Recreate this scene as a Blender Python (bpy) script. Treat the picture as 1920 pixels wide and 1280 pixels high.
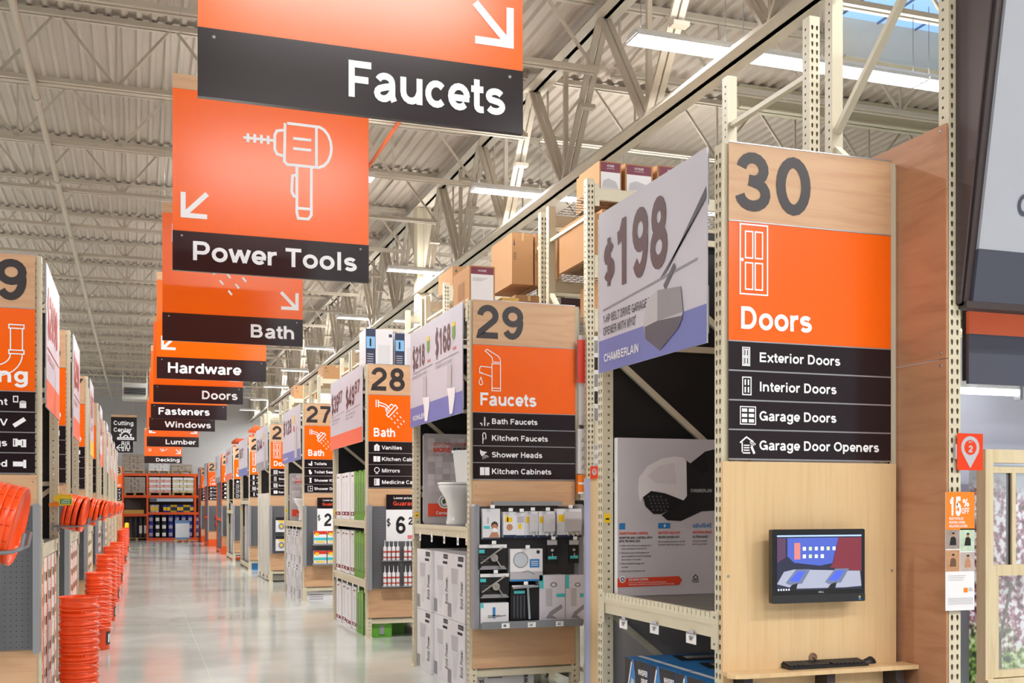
import bpy, math, random
from mathutils import Vector, Matrix
random.seed(7)
for o in list(bpy.data.objects): bpy.data.objects.remove(o)
SC = bpy.context.scene
COL = SC.collection
# ------------------------------------------------------------------ camera
H = 1.75; TH = math.atan(701/2040.0); ST, CT = math.sin(TH), math.cos(TH)
cd = bpy.data.cameras.new('camera'); cam = bpy.data.objects.new('camera', cd); COL.objects.link(cam)
cd.sensor_width = 36.0; cd.lens = 2040.0/1920*36; cd.shift_y = (948-640)/1920.0
cd.clip_start = .05; cd.clip_end = 200
cam.location = (0, 0, H); cam.rotation_euler = (math.pi/2, 0, -TH)
SC.camera = cam
# ------------------------------------------------------------------ world and exposure
w = bpy.data.worlds.new('daylight'); SC.world = w; w.use_nodes = True
bg = w.node_tree.nodes['Background']; bg.inputs[0].default_value = (.93, .95, 1.0, 1); bg.inputs[1].default_value = .4
SC.view_settings.view_transform = 'Standard'; SC.view_settings.look = 'None'
SC.view_settings.gamma = 1; SC.view_settings.use_curve_mapping = False
SC.view_settings.exposure = 0.5
TUBE = 13.0          # radiance of the fluorescent ceiling fixtures (built below as ceiling_light)
ROWS = [-6.8, -1.1, 4.6, 10.3, 16.0, 22.0, 28.0, 33.8, 39.6, 45.3, 51.0, 56.6]
LZ = 6.6
def lamp(x, y, z, sx, sy, power, down=True):
    l = bpy.data.lights.new('fluorescent_lamp', 'AREA'); l.shape = 'RECTANGLE'; l.size = sx; l.size_y = sy; l.energy = power
    l.color = (1, .985, .955)
    o = bpy.data.objects.new('fluorescent_lamp', l); COL.objects.link(o); o.location = (x, y, z)
    if not down: o.rotation_euler = (math.pi, 0, 0)
    return o
PD, PU = 330, 38
for _y in ROWS:
    for _x in ((7.25,) if _y > 52 else (7.25, -7.0)):
        lamp(_x, _y, LZ+.11, 4.8, .10, PU, False)
        lamp(_x, _y, LZ-.035, 4.8, .26, PD)
CROWS = [(1.9, -1.9), (1.9, -8.0), (1.9, -11.5)]+[(2.1, y) for y in ROWS[3:9]]     # the run above the main aisle
for _x, _y in CROWS:
    lamp(_x, _y, LZ-.035, 2.4, .26, PD*.5); lamp(_x, _y, LZ+.11, 2.4, .1, PU*.5, False)

# ------------------------------------------------------------------ pixel to place (the 1920x1280 frame)
def ray(x): return math.tan(TH+math.atan((x-960)/2040.0))
def onX(x, y, X):
    Y = X/ray(x); return Vector((X, Y, H+(948-y)*(X*ST+Y*CT)/2040))
def onY(x, y, Y):
    X = Y*ray(x); return Vector((X, Y, H+(948-y)*(X*ST+Y*CT)/2040))
def onZ(x, y, Z):
    d = (Z-H)*2040/(948-y); r = ray(x); Y = d/(r*ST+CT); return Vector((r*Y, Y, Z))

# ------------------------------------------------------------------ materials
def lin(h):
    if not isinstance(h, str): return tuple(h)
    h = h.lstrip('#'); out = []
    for i in (0, 2, 4):
        c = int(h[i:i+2], 16)/255; out.append(c/12.92 if c <= .04045 else ((c+.055)/1.055)**2.4)
    return tuple(out)
MATS = {}
def M(name, col=None, rough=.5, metal=0, var=.05, scale=6., bump=0., coat=0., spec=.5, alpha=1.):
    if name in MATS: return MATS[name]
    m = bpy.data.materials.new(name); MATS[name] = m; m.use_nodes = True
    nt = m.node_tree; b = nt.nodes['Principled BSDF']; c = lin(col)
    tc = nt.nodes.new('ShaderNodeTexCoord'); n = nt.nodes.new('ShaderNodeTexNoise'); n.inputs['Scale'].default_value = scale
    n.inputs['Detail'].default_value = 3
    nt.links.new(tc.outputs['Object'], n.inputs['Vector'])
    mx = nt.nodes.new('ShaderNodeMix'); mx.data_type = 'RGBA'
    mx.inputs[6].default_value = tuple(max(0, v*(1-var)) for v in c)+(1,); mx.inputs[7].default_value = tuple(min(1, v*(1+var)) for v in c)+(1,)
    nt.links.new(n.outputs[0], mx.inputs[0]); nt.links.new(mx.outputs[2], b.inputs['Base Color'])
    b.inputs['Roughness'].default_value = rough; b.inputs['Metallic'].default_value = metal
    b.inputs['Coat Weight'].default_value = coat; b.inputs['Specular IOR Level'].default_value = spec
    if alpha < 1: b.inputs['Alpha'].default_value = alpha
    if bump:
        bp = nt.nodes.new('ShaderNodeBump'); bp.inputs['Strength'].default_value = bump; bp.inputs['Distance'].default_value = .01
        nt.links.new(n.outputs[0], bp.inputs['Height']); nt.links.new(bp.outputs[0], b.inputs['Normal'])
    return m
def emis(name, col, s):
    m = bpy.data.materials.new(name); MATS[name] = m; m.use_nodes = True; nt = m.node_tree
    b = nt.nodes['Principled BSDF']; b.inputs['Base Color'].default_value = lin(col)+(1,)
    b.inputs['Emission Color'].default_value = lin(col)+(1,); b.inputs['Emission Strength'].default_value = s
    return m
def woodmat(name, c1, c2, axis='X', stretch=(2.2, 2.2, 16), rough=.4, spec=.4):
    m = bpy.data.materials.new(name); MATS[name] = m; m.use_nodes = True; nt = m.node_tree; b = nt.nodes['Principled BSDF']
    tc = nt.nodes.new('ShaderNodeTexCoord'); mp = nt.nodes.new('ShaderNodeMapping'); mp.inputs['Scale'].default_value = stretch
    n = nt.nodes.new('ShaderNodeTexNoise'); n.inputs['Scale'].default_value = 1.3; n.inputs['Detail'].default_value = 7; n.inputs['Distortion'].default_value = .8
    n2 = nt.nodes.new('ShaderNodeTexNoise'); n2.inputs['Scale'].default_value = 9; n2.inputs['Detail'].default_value = 4
    cr = nt.nodes.new('ShaderNodeValToRGB'); cr.color_ramp.elements[0].position = .34; cr.color_ramp.elements[1].position = .62
    cr.color_ramp.elements[0].color = lin(c1)+(1,); cr.color_ramp.elements[1].color = lin(c2)+(1,)
    e = cr.color_ramp.elements.new(.48); e.color = tuple((a+2*b_)/3 for a, b_ in zip(lin(c1), lin(c2)))+(1,)
    mx = nt.nodes.new('ShaderNodeMix'); mx.data_type = 'RGBA'; mx.blend_type = 'MULTIPLY'; mx.inputs[0].default_value = .12
    L = nt.links.new
    L(tc.outputs['Object'], mp.inputs['Vector']); L(mp.outputs[0], n.inputs['Vector']); L(mp.outputs[0], n2.inputs['Vector'])
    L(n.outputs[0], cr.inputs[0]); L(cr.outputs[0], mx.inputs[6]); L(n2.outputs['Color'], mx.inputs[7]); L(mx.outputs[2], b.inputs['Base Color'])
    b.inputs['Roughness'].default_value = rough; b.inputs['Specular IOR Level'].default_value = spec
    return m
CREAM = M('cream_paint', '#cfc6ae', .45, var=.06, scale=3)
CREAML = M('light_cream_paint', '#d4cdb6', .45, var=.04)
HOLE = M('dark_hole', '#3a3026', .8)
ORANGE = M('orange_print', '#f66404', .2, var=.02, scale=1.5, spec=.5)
BLACK = M('charcoal_print', '#241a1e', .17, var=.05, scale=2, spec=.4)
WHITE = M('white_print', '#eeeef2', .4, var=.015)
BANN = M('lavender_grey_card', '#c4c3d0', .4, var=.02)
PAPER = M('white_paper', '#e6e4e8', .45, var=.02)
NUMK = M('number_ink', '#2a2226', .4, var=.04)
SILV = M('brushed_trim', '#a9a9ae', .3, .7, var=.05)
STEEL = M('zinc_steel', '#9a9da2', .35, .8, var=.1, scale=20)
WOOD = woodmat('maple_veneer', '#c99c7a', '#d3ab85', stretch=(1.1, 1.1, 13))
WOODF = woodmat('pale_maple_laminate', '#d9b688', '#dfbf93', stretch=(26, 26, 1.2), rough=.38)
PLY = woodmat('plywood', '#ac7858', '#bd8a68', stretch=(.6, 1.2, 8), rough=.55)
GREYP = M('grey_plastic', '#8b8d92', .35, var=.03)
PEGM = M('grey_pegboard', '#5f6065', .5, var=.04)
DKPEG = M('dark_pegboard', '#4a484c', .5, var=.04)
BLK = M('matte_black', '#0d0c0f', .6, var=.1)
KRAFT = M('kraft_cardboard', '#b4875c', .75, var=.07, scale=4)
MAROON = M('maroon_print', '#7a1f3c', .5)
ROR = M('orange_rack_paint', '#e2520f', .4, var=.05)
BKT = M('orange_bucket_plastic', '#fc4e08', .28, var=.03, spec=.6)
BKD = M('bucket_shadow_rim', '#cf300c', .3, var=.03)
CHROME = M('chrome', '#d9dbde', .12, 1)
STC = M('roof_steel_paint', '#c6bdae', .5, var=.05, scale=2)
CLR = M('white_ceramic', '#eef0f0', .12, var=.01, coat=.5)
BLUE = M('periwinkle_print', '#6673b8', .4, var=.02)
CORAL = M('coral_print', '#ef6f52', .4, var=.02)
RED = M('red_print', '#d23320', .4)
BLUEB = M('blue_print', '#2f7fc4', .4)
DKBLUE = M('navy_print', '#1d2c4e', .4)
GREEN = M('green_print', '#5a9a2c', .4, var=.08)
DKGREEN = M('dark_green_print', '#2e5a22', .4)
YEL = M('yellow_print', '#f2c81e', .4)
TEAL = M('teal_print', '#46c0c4', .4)
GREYT = M('grey_print', '#8e8c92', .5)
LGREY = M('light_grey_print', '#b8b6bc', .45)
DGREY = M('slate_print', '#484a58', .4)
SKIN = M('printed_skin_tone', '#b98465', .5)
TXT = M('dark_grey_ink', '#4a444a', .5)

# ------------------------------------------------------------------ mesh builder
class Fr:
    """a flat frame: origin, right, up; out = right x up"""
    def __init__(s, o, u=(1, 0, 0), v=(0, 0, 1)):
        s.o = Vector(o); s.u = Vector(u).normalized(); s.v = Vector(v).normalized(); s.n = s.u.cross(s.v)
    def p(s, a, b, c=0.): return s.o+s.u*a+s.v*b+s.n*c
FS = lambda o: Fr(o, (1, 0, 0))          # faces -Y
FW = lambda o: Fr(o, (0, -1, 0))         # faces -X
FE = lambda o: Fr(o, (0, 1, 0))          # faces +X
class MB:
    def __init__(s): s.v = []; s.f = []; s.m = []; s.sm = []; s.mats = []
    def mi(s, m):
        if m not in s.mats: s.mats.append(m)
        return s.mats.index(m)
    def add(s, vs, fs, m, sm=False):
        b = len(s.v); s.v += [tuple(v) for v in vs]; i = s.mi(m)
        for f in fs: s.f.append(tuple(b+k for k in f)); s.m.append(i); s.sm.append(sm)
        return s
    def hexa(s, c, m):   # 8 corners, bottom 4 ccw then top 4
        return s.add(c, [(0, 3, 2, 1), (4, 5, 6, 7), (0, 1, 5, 4), (1, 2, 6, 5), (2, 3, 7, 6), (3, 0, 4, 7)], m)
    def box(s, x0, x1, y0, y1, z0, z1, m):
        if x0 > x1: x0, x1 = x1, x0
        if y0 > y1: y0, y1 = y1, y0
        if z0 > z1: z0, z1 = z1, z0
        return s.hexa([(x0, y0, z0), (x1, y0, z0), (x1, y1, z0), (x0, y1, z0), (x0, y0, z1), (x1, y0, z1), (x1, y1, z1), (x0, y1, z1)], m)
    def fbox(s, F, a0, a1, b0, b1, c0, c1, m):   # box in a frame (a right, b up, c out)
        P = F.p; return s.hexa([P(a0, b0, c1), P(a0, b0, c0), P(a1, b0, c0), P(a1, b0, c1), P(a0, b1, c1), P(a0, b1, c0), P(a1, b1, c0), P(a1, b1, c1)][0:8], m)
    def bbox(s, F, a0, a1, b0, b1, c0, c1, m, r=.01):   # box with chamfered front corners seen from the front (rounded outline)
        n = 4; pts = []
        for cx, cy, s0 in ((a1-r, b0+r, -90), (a1-r, b1-r, 0), (a0+r, b1-r, 90), (a0+r, b0+r, 180)):
            for k in range(n+1):
                t = math.radians(s0+90*k/n); pts.append((cx+r*math.cos(t), cy+r*math.sin(t)))
        return s.prism(F, pts, c0, c1, m)
    def prism(s, F, pts, c0, c1, m, sm=False):
        n = len(pts); vs = [F.p(a, b, c0) for a, b in pts]+[F.p(a, b, c1) for a, b in pts]
        s.add(vs, [tuple(reversed(range(n))), tuple(range(n, 2*n))], m)
        return s.add(vs, [(i, (i+1) % n, n+(i+1) % n, n+i) for i in range(n)], m, sm)
    def bar(s, p0, p1, w, h, m, up=(0, 0, 1)):    # rectangular bar between two points
        p0, p1 = Vector(p0), Vector(p1); d = (p1-p0).normalized(); up = Vector(up)
        if abs(d.dot(up)) > .98: up = Vector((0, 1, 0))
        a = d.cross(up).normalized()*w/2; b = a.cross(d).normalized()*h/2
        return s.hexa([p0-a-b, p0+a-b, p0+a+b, p0-a+b, p1-a-b, p1+a-b, p1+a+b, p1-a+b], m)
    def tube(s, pts, r, m, n=8, closed=False, cap=True):
        pts = [Vector(p) for p in pts]; N = len(pts); vs = []; prev = None
        for i, p in enumerate(pts):
            if closed: d = pts[(i+1) % N]-pts[i-1]
            else: d = pts[min(i+1, N-1)]-pts[max(i-1, 0)]
            d.normalize()
            if prev is None:
                a = d.orthogonal().normalized()
            else:
                a = (prev-d*prev.dot(d)); a = a.normalized() if a.length > 1e-6 else d.orthogonal().normalized()
            prev = a; b = d.cross(a); rr = r[i] if isinstance(r, (list, tuple)) else r
            for k in range(n):
                t = 2*math.pi*k/n; vs.append(p+a*rr*math.cos(t)+b*rr*math.sin(t))
        fs = []
        for i in range(N if closed else N-1):
            j = (i+1) % N
            for k in range(n): fs.append((i*n+k, i*n+(k+1) % n, j*n+(k+1) % n, j*n+k))
        s.add(vs, fs, m, True)
        if cap and not closed: s.add(vs[:n]+vs[-n:], [tuple(reversed(range(n))), tuple(range(n, 2*n))], m)
        return s
    def lathe(s, prof, m, c=(0, 0, 0), ax=(0, 0, 1), n=24, sm=True, sx=1., sy=1.):   # profile of (radius, height)
        c = Vector(c); ax = Vector(ax).normalized(); a = ax.orthogonal().normalized() if abs(ax.z) < .99 else Vector((1, 0, 0)); b = ax.cross(a)
        vs = []
        for r, h in prof:
            for k in range(n):
                t = 2*math.pi*k/n; vs.append(c+ax*h+a*r*sx*math.cos(t)+b*r*sy*math.sin(t))
        fs = [(i*n+k, i*n+(k+1) % n, (i+1)*n+(k+1) % n, (i+1)*n+k) for i in range(len(prof)-1) for k in range(n)]
        s.add(vs, fs, m, sm)
        if prof[0][0] > 1e-4: s.add(vs[:n], [tuple(reversed(range(n)))], m)
        if prof[-1][0] > 1e-4: s.add(vs[-n:], [tuple(range(n))], m)
        return s
    # printed graphics on a frame, lifted c metres off it
    def rect(s, F, a0, b0, a1, b1, m, c=.0015): return s.add([F.p(a0, b0, c), F.p(a1, b0, c), F.p(a1, b1, c), F.p(a0, b1, c)], [(0, 1, 2, 3)], m)
    def poly(s, F, pts, m, c=.002): return s.add([F.p(a, b, c) for a, b in pts], [tuple(range(len(pts)))], m)
    def disc(s, F, a, b, ra, rb, m, c=.002, n=20): return s.poly(F, [(a+ra*math.cos(2*math.pi*k/n), b+rb*math.sin(2*math.pi*k/n)) for k in range(n)], m, c)
    def line(s, F, pts, w, m, c=.0025, closed=False, o=(0, 0), k=1., flip=1):
        pts = [(o[0]+flip*k*a, o[1]+k*b) for a, b in pts]; n = len(pts); L = []; R = []
        for i in range(n):
            p = pts[i]; q0 = pts[i-1] if (i > 0 or closed) else None; q1 = pts[(i+1) % n] if (i < n-1 or closed) else None
            ds = []
            if q0 is not None:
                dx, dy = p[0]-q0[0], p[1]-q0[1]; l = math.hypot(dx, dy) or 1e-9; ds.append((dx/l, dy/l))
            if q1 is not None:
                dx, dy = q1[0]-p[0], q1[1]-p[1]; l = math.hypot(dx, dy) or 1e-9; ds.append((dx/l, dy/l))
            if len(ds) == 2:
                nx, ny = -(ds[0][1]+ds[1][1]), ds[0][0]+ds[1][0]; l = math.hypot(nx, ny)
                if l < .1: nx, ny = -ds[0][1], ds[0][0]; l = 1
                nx /= l; ny /= l; dt = max(.45, -nx*ds[0][1]+ny*ds[0][0]); h = w/2/dt
            else: nx, ny = -ds[0][1], ds[0][0]; h = w/2
            L.append(F.p(p[0]+nx*h, p[1]+ny*h, c)); R.append(F.p(p[0]-nx*h, p[1]-ny*h, c))
        rng = n if closed else n-1
        return s.add(L+R, [(n+i, n+(i+1) % n, (i+1) % n, i) for i in range(rng)], m)
    def text(s, F, t, a, b, h, m, w=None, al='l', c=.003, wt=.19, sx=1.):
        vs, fs, tw = textgeo(t, wt)
        kx = (w/tw if w else h*sx); off = {'l': 0, 'r': -tw*kx, 'c': -tw*kx/2}[al]
        return s.add([F.p(a+off+x*kx, b+y*h, c+min(z*.3, .0012)) for x, y, z in vs], fs, m)
    def build(s, name, parent=None, loc=None):
        me = bpy.data.meshes.new(name)
        if loc is None:
            if parent is not None:
                loc0 = Vector((0, 0, 0)); p = parent
                while p is not None: loc0 += p.location; p = p.parent
                off = loc0; loc = (0, 0, 0)
            else:
                xs = [v[0] for v in s.v]; ys = [v[1] for v in s.v]; zs = [v[2] for v in s.v]
                off = Vector(((min(xs)+max(xs))/2, (min(ys)+max(ys))/2, min(zs))); loc = off
        else: off = Vector((0, 0, 0))
        me.from_pydata([(v[0]-off[0], v[1]-off[1], v[2]-off[2]) for v in s.v], [], s.f)
        for m in s.mats: me.materials.append(m)
        me.polygons.foreach_set('material_index', s.m); me.polygons.foreach_set('use_smooth', s.sm); me.update()
        o = bpy.data.objects.new(name, me); COL.objects.link(o); o.location = loc
        if parent is not None: o.parent = parent
        return o
def tag(o, label=None, cat=None, group=None, kind=None):
    if label: o['label'] = label
    if cat: o['category'] = cat
    if group: o['group'] = group
    if kind: o['kind'] = kind
    return o
def thing(name, label, cat, loc=(0, 0, 0), group=None):
    o = bpy.data.objects.new(name, None); o.empty_display_size = .1; COL.objects.link(o); o.location = loc
    return tag(o, label, cat, group)
def inst(name, me, parent, loc, rz=0):
    o = bpy.data.objects.new(name, me); COL.objects.link(o); o.parent = parent
    o.location = Vector(loc)-Vector(parent.location) if parent is not None else loc; o.rotation_euler = (0, 0, rz); return o
def dup(root, loc, label=None, group=None, rz=None, cat=None):
    r = root.copy(); COL.objects.link(r); r.location = loc
    if rz is not None: r.rotation_euler = (0, 0, rz)
    if label: r['label'] = label
    if group: r['group'] = group
    for ch in list(root.children):
        c = ch.copy(); COL.objects.link(c); c.parent = r
        for g in list(ch.children):
            d = g.copy(); COL.objects.link(d); d.parent = c
    return r
# ------------------------------------------------------------------ lettering: bold grotesque drawn with strokes (cap height 1)
def _arc(cx, cy, rx, ry, a0, a1, n=None):
    n = n or max(3, int(abs(a1-a0)/20)); return [(cx+rx*math.cos(math.radians(a0+(a1-a0)*k/n)), cy+ry*math.sin(math.radians(a0+(a1-a0)*k/n))) for k in range(n+1)]
A_ = _arc; xh = .64
_S = lambda cx, rx, t, b: A_(cx, t-(t-b)*.25, rx*.93, (t-b)*.25, 25, 225, 9)+A_(cx, b+(t-b)*.26, rx, (t-b)*.26, 62, -155, 10)
G = {
 '0': (.78, [A_(.39, .5, .25, .41, 0, 360, 20)]), '1': (.78, [[(.43, 0), (.43, 1)], [(.13, .73), (.28, .76), (.42, .93)]]),
 '2': (.78, [A_(.38, .68, .24, .23, 178, -38, 12)+[(.16, .2), (.13, .09), (.69, .09)]]),
 '3': (.78, [A_(.37, .71, .215, .2, 172, -75, 11)+[(.3, .525)], [(.3, .525)]+A_(.37, .295, .25, .205, 80, -172, 12)]),
 '4': (.78, [[(.54, 0), (.54, .95), (.11, .3), (.11, .23), (.73, .23)]]),
 '5': (.78, [[(.67, .91), (.24, .91), (.18, .5)]+A_(.38, .335, .25, .245, 130, -165, 12)]),
 '6': (.78, [A_(.4, .315, .24, .225, 0, 360, 16), A_(.42, .5, .26, .41, 40, 190, 9)]),
 '7': (.78, [[(.08, .91), (.68, .91), (.44, .5), (.3, 0)]]),
 '8': (.78, [A_(.39, .72, .2, .19, 0, 360, 14), A_(.39, .3, .25, .21, 0, 360, 16)]),
 '9': (.78, [A_(.38, .685, .24, .225, 0, 360, 16), A_(.36, .5, .26, .41, 220, 370, 9)]),
 '$': (.78, [_S(.39, .25, .9, .1), [(.39, -.12), (.39, 1.12)]]), '%': (1.2, [A_(.27, .74, .17, .18, 0, 360, 10), A_(.93, .26, .17, .18, 0, 360, 10), [(.38, -.02), (.82, 1.02)]]),
 '.': (.36, [[(.09, .09), (.27, .09)]]), ',': (.36, [[(.2, .16), (.14, -.15)]]), '-': (.46, [[(.05, .34), (.41, .34)]]), "'": (.3, [[(.15, .7), (.15, 1)]]), ' ': (.37, []),
 ':': (.36, [[(.09, .09), (.27, .09)], [(.09, .6), (.27, .6)]]), '/': (.4, [[(0, -.05), (.38, 1.03)]]), '&': (.95, [A_(.38, .76, .15, .15, -30, 210, 8)+[(.82, 0)], [(.28, .62)]+A_(.36, .29, .23, .21, 120, 400, 9)]),
 '*': (.3, [A_(.15, .9, .09, .09, 0, 360, 8)]), '(': (.4, [A_(.5, .4, .3, .65, 120, 240, 6)]), ')': (.4, [A_(-.1, .4, .3, .65, 60, -60, 6)]), '!': (.36, [[(.18, .3), (.18, 1)], [(.09, .09), (.27, .09)]]),
 'A': (.98, [[(.07, 0), (.44, .96)], [(.54, .96), (.91, 0)], [(.39, .91), (.59, .91)], [(.22, .29), (.76, .29)]]),
 'B': (1, [[(.18, 0), (.18, 1)], [(.18, .91), (.5, .91)]+A_(.52, .715, .2, .195, 90, -90, 6)+[(.18, .52)], [(.5, .52)]+A_(.55, .305, .23, .215, 90, -90, 7)+[(.18, .09)]]),
 'C': (1, [A_(.52, .5, .37, .41, 38, 322, 16)]), 'D': (1, [[(.18, 0), (.18, 1)], [(.18, .91), (.45, .91)]+A_(.47, .5, .35, .41, 90, -90, 10)+[(.18, .09)]]),
 'E': (.93, [[(.82, .91), (.18, .91), (.18, .09), (.84, .09)], [(.18, .52), (.78, .52)]]), 'F': (.85, [[(.79, .91), (.18, .91), (.18, 0)], [(.18, .49), (.7, .49)]]),
 'G': (1.08, [A_(.53, .5, .38, .41, 40, 325, 16)+[(.9, .44)], [(.55, .44), (.99, .44)], [(.92, 0), (.92, .44)]]), 'H': (1, [[(.18, 0), (.18, 1)], [(.82, 0), (.82, 1)], [(.18, .53), (.82, .53)]]),
 'I': (.4, [[(.2, 0), (.2, 1)]]), 'J': (.78, [[(.6, 1), (.6, .33)]+A_(.36, .33, .24, .24, 0, -175, 9)]), 'K': (1, [[(.18, 0), (.18, 1)], [(.85, 1), (.2, .38)], [(.4, .58), (.9, 0)]]),
 'L': (.85, [[(.18, 1), (.18, .09), (.8, .09)]]), 'M': (1.16, [[(.17, 0), (.17, 1)], [(.99, 0), (.99, 1)], [(.2, .97), (.58, .06), (.96, .97)]]), 'N': (1, [[(.17, 0), (.17, 1)], [(.83, 0), (.83, 1)], [(.19, .97), (.81, .03)]]),
 'O': (1.08, [A_(.54, .5, .4, .41, 0, 360, 22)]), 'P': (.93, [[(.18, 0), (.18, 1)], [(.18, .91), (.55, .91)]+A_(.56, .66, .23, .25, 90, -90, 7)+[(.18, .41)]]),
 'Q': (1.08, [A_(.54, .5, .4, .41, 0, 360, 22), [(.6, .28), (1, -.02)]]), 'R': (1, [[(.18, 0), (.18, 1)], [(.18, .91), (.57, .91)]+A_(.58, .69, .22, .22, 90, -90, 7)+[(.18, .47)], [(.55, .47), (.78, .38), (.8, .1), (.88, 0)]]),
 'S': (.93, [_S(.47, .32, .91, .09)]), 'T': (.85, [[(.03, .91), (.82, .91)], [(.425, 0), (.425, .95)]]), 'U': (1, [[(.17, 1), (.17, .4)]+A_(.5, .4, .33, .31, 180, 360, 10)+[(.83, 1)]]),
 'V': (.93, [[(.08, 1), (.44, .04)], [(.85, 1), (.49, .04)], [(.4, .09), (.53, .09)]]), 'W': (1.3, [[(.08, 1), (.34, .04)], [(.34, .04), (.65, .96)], [(.65, .96), (.96, .04)], [(.96, .04), (1.22, 1)]]),
 'X': (.93, [[(.1, 1), (.83, 0)], [(.83, 1), (.1, 0)]]), 'Y': (.93, [[(.08, 1), (.465, .42), (.85, 1)], [(.465, .45), (.465, 0)]]), 'Z': (.85, [[(.08, .91), (.75, .91), (.1, .09), (.78, .09)]]),
 'a': (.77, [A_(.37, .52, .22, .16, 165, 10, 7)+[(.6, .45), (.6, .14), (.66, 0)], [(.6, .42), (.4, .38)]+A_(.32, .2, .2, .15, 100, 290, 7)+[(.5, .12), (.6, .26)]]),
 'b': (.85, [[(.15, 0), (.15, 1)], A_(.43, .365, .26, .29, 0, 360, 16)]), 'c': (.74, [A_(.40, .365, .27, .29, 42, 318, 13)]), 'd': (.85, [[(.7, 0), (.7, 1)], A_(.42, .365, .26, .29, 0, 360, 16)]),
 'e': (.77, [[(.16, .34), (.74, .34)], A_(.4, .37, .27, .29, 0, 318, 14)]), 'f': (.46, [[(.22, 0), (.22, .78)]+A_(.36, .78, .14, .14, 180, 90, 3)+[(.44, .92)], [(.03, .65), (.43, .65)]]),
 'g': (.85, [A_(.42, .375, .26, .28, 0, 360, 16), [(.7, .73), (.7, 0)]+A_(.42, 0, .28, .22, 0, -160, 8)]), 'h': (.85, [[(.15, 0), (.15, 1)], [(.15, .4)]+A_(.41, .4, .25, .25, 170, 0, 7)+[(.66, 0)]]),
 'i': (.39, [[(.195, 0), (.195, .73)], [(.195, .84), (.195, 1)]]), 'j': (.39, [[(.21, .73), (.21, -.05), (.15, -.16), (0, -.19)], [(.21, .84), (.21, 1)]]), 'k': (.77, [[(.15, 0), (.15, 1)], [(.66, .73), (.17, .26)], [(.34, .42), (.7, 0)]]),
 'l': (.39, [[(.195, 0), (.195, 1)]]), 'm': (1.24, [[(.15, 0), (.15, .73)], [(.15, .42)]+A_(.38, .42, .23, .23, 170, 0, 6)+[(.61, 0)], [(.61, .42)]+A_(.84, .42, .23, .23, 170, 0, 6)+[(1.07, 0)]]),
 'n': (.85, [[(.15, 0), (.15, .73)], [(.15, .4)]+A_(.41, .4, .25, .25, 170, 0, 7)+[(.66, 0)]]), 'o': (.85, [A_(.425, .365, .29, .29, 0, 360, 18)]),
 'p': (.85, [[(.15, -.25), (.15, .73)], A_(.43, .365, .26, .29, 0, 360, 16)]), 'q': (.85, [[(.7, -.25), (.7, .73)], A_(.42, .365, .26, .29, 0, 360, 16)]), 'r': (.54, [[(.15, 0), (.15, .73)], [(.15, .38)]+A_(.42, .38, .27, .27, 170, 85, 4)+[(.5, .65)]]),
 's': (.77, [_S(.38, .24, .65, .08)]), 't': (.46, [[(.22, .93), (.22, .2)]+A_(.33, .19, .11, .11, 180, 270, 3)+[(.45, .085)], [(.03, .65), (.44, .65)]]), 'u': (.85, [[(.7, 0), (.7, .73)], [(.7, .33)]+A_(.43, .33, .25, .25, -10, -180, 7)+[(.18, .73)]]),
 'v': (.77, [[(.08, .73), (.35, .04)], [(.69, .73), (.42, .04)], [(.32, .07), (.45, .07)]]), 'w': (1.08, [[(.08, .73), (.3, .03)], [(.3, .03), (.54, .7)], [(.54, .7), (.78, .03)], [(.78, .03), (1, .73)]]), 'x': (.77, [[(.08, .73), (.69, 0)], [(.69, .73), (.08, 0)]]),
 'y': (.77, [[(.08, .73), (.38, .06)], [(.69, .73), (.36, -.1), (.25, -.18), (.1, -.17)]]), 'z': (.7, [[(.07, .64), (.6, .64), (.1, .09), (.64, .09)]]),
}
_TG = {}
def textgeo(t, wt):
    k = (t, wt)
    if k in _TG: return _TG[k]
    mb = MB(); F = Fr((0, 0, 0), (1, 0, 0), (0, 1, 0)); x = 0
    for ch in t:
        adv, st = G.get(ch, G['o']); li = 0
        for s_ in st:
            cl = len(s_) > 6 and abs(s_[0][0]-s_[-1][0]) < 1e-6 and abs(s_[0][1]-s_[-1][1]) < 1e-6
            pp = [s_[0]]
            for q in s_[1:]:
                if math.hypot(q[0]-pp[-1][0], q[1]-pp[-1][1]) > .03: pp.append(q)
            if cl and math.hypot(pp[0][0]-pp[-1][0], pp[0][1]-pp[-1][1]) < .03: pp.pop()
            mb.line(F, [(x+a, b) for a, b in pp], wt, WHITE, .001*li, closed=cl); li += 1
        x += adv
    r = ([(v[0], v[1], v[2]) for v in mb.v], mb.f, max(x-.06, .1)); _TG[k] = r; return r

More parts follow.
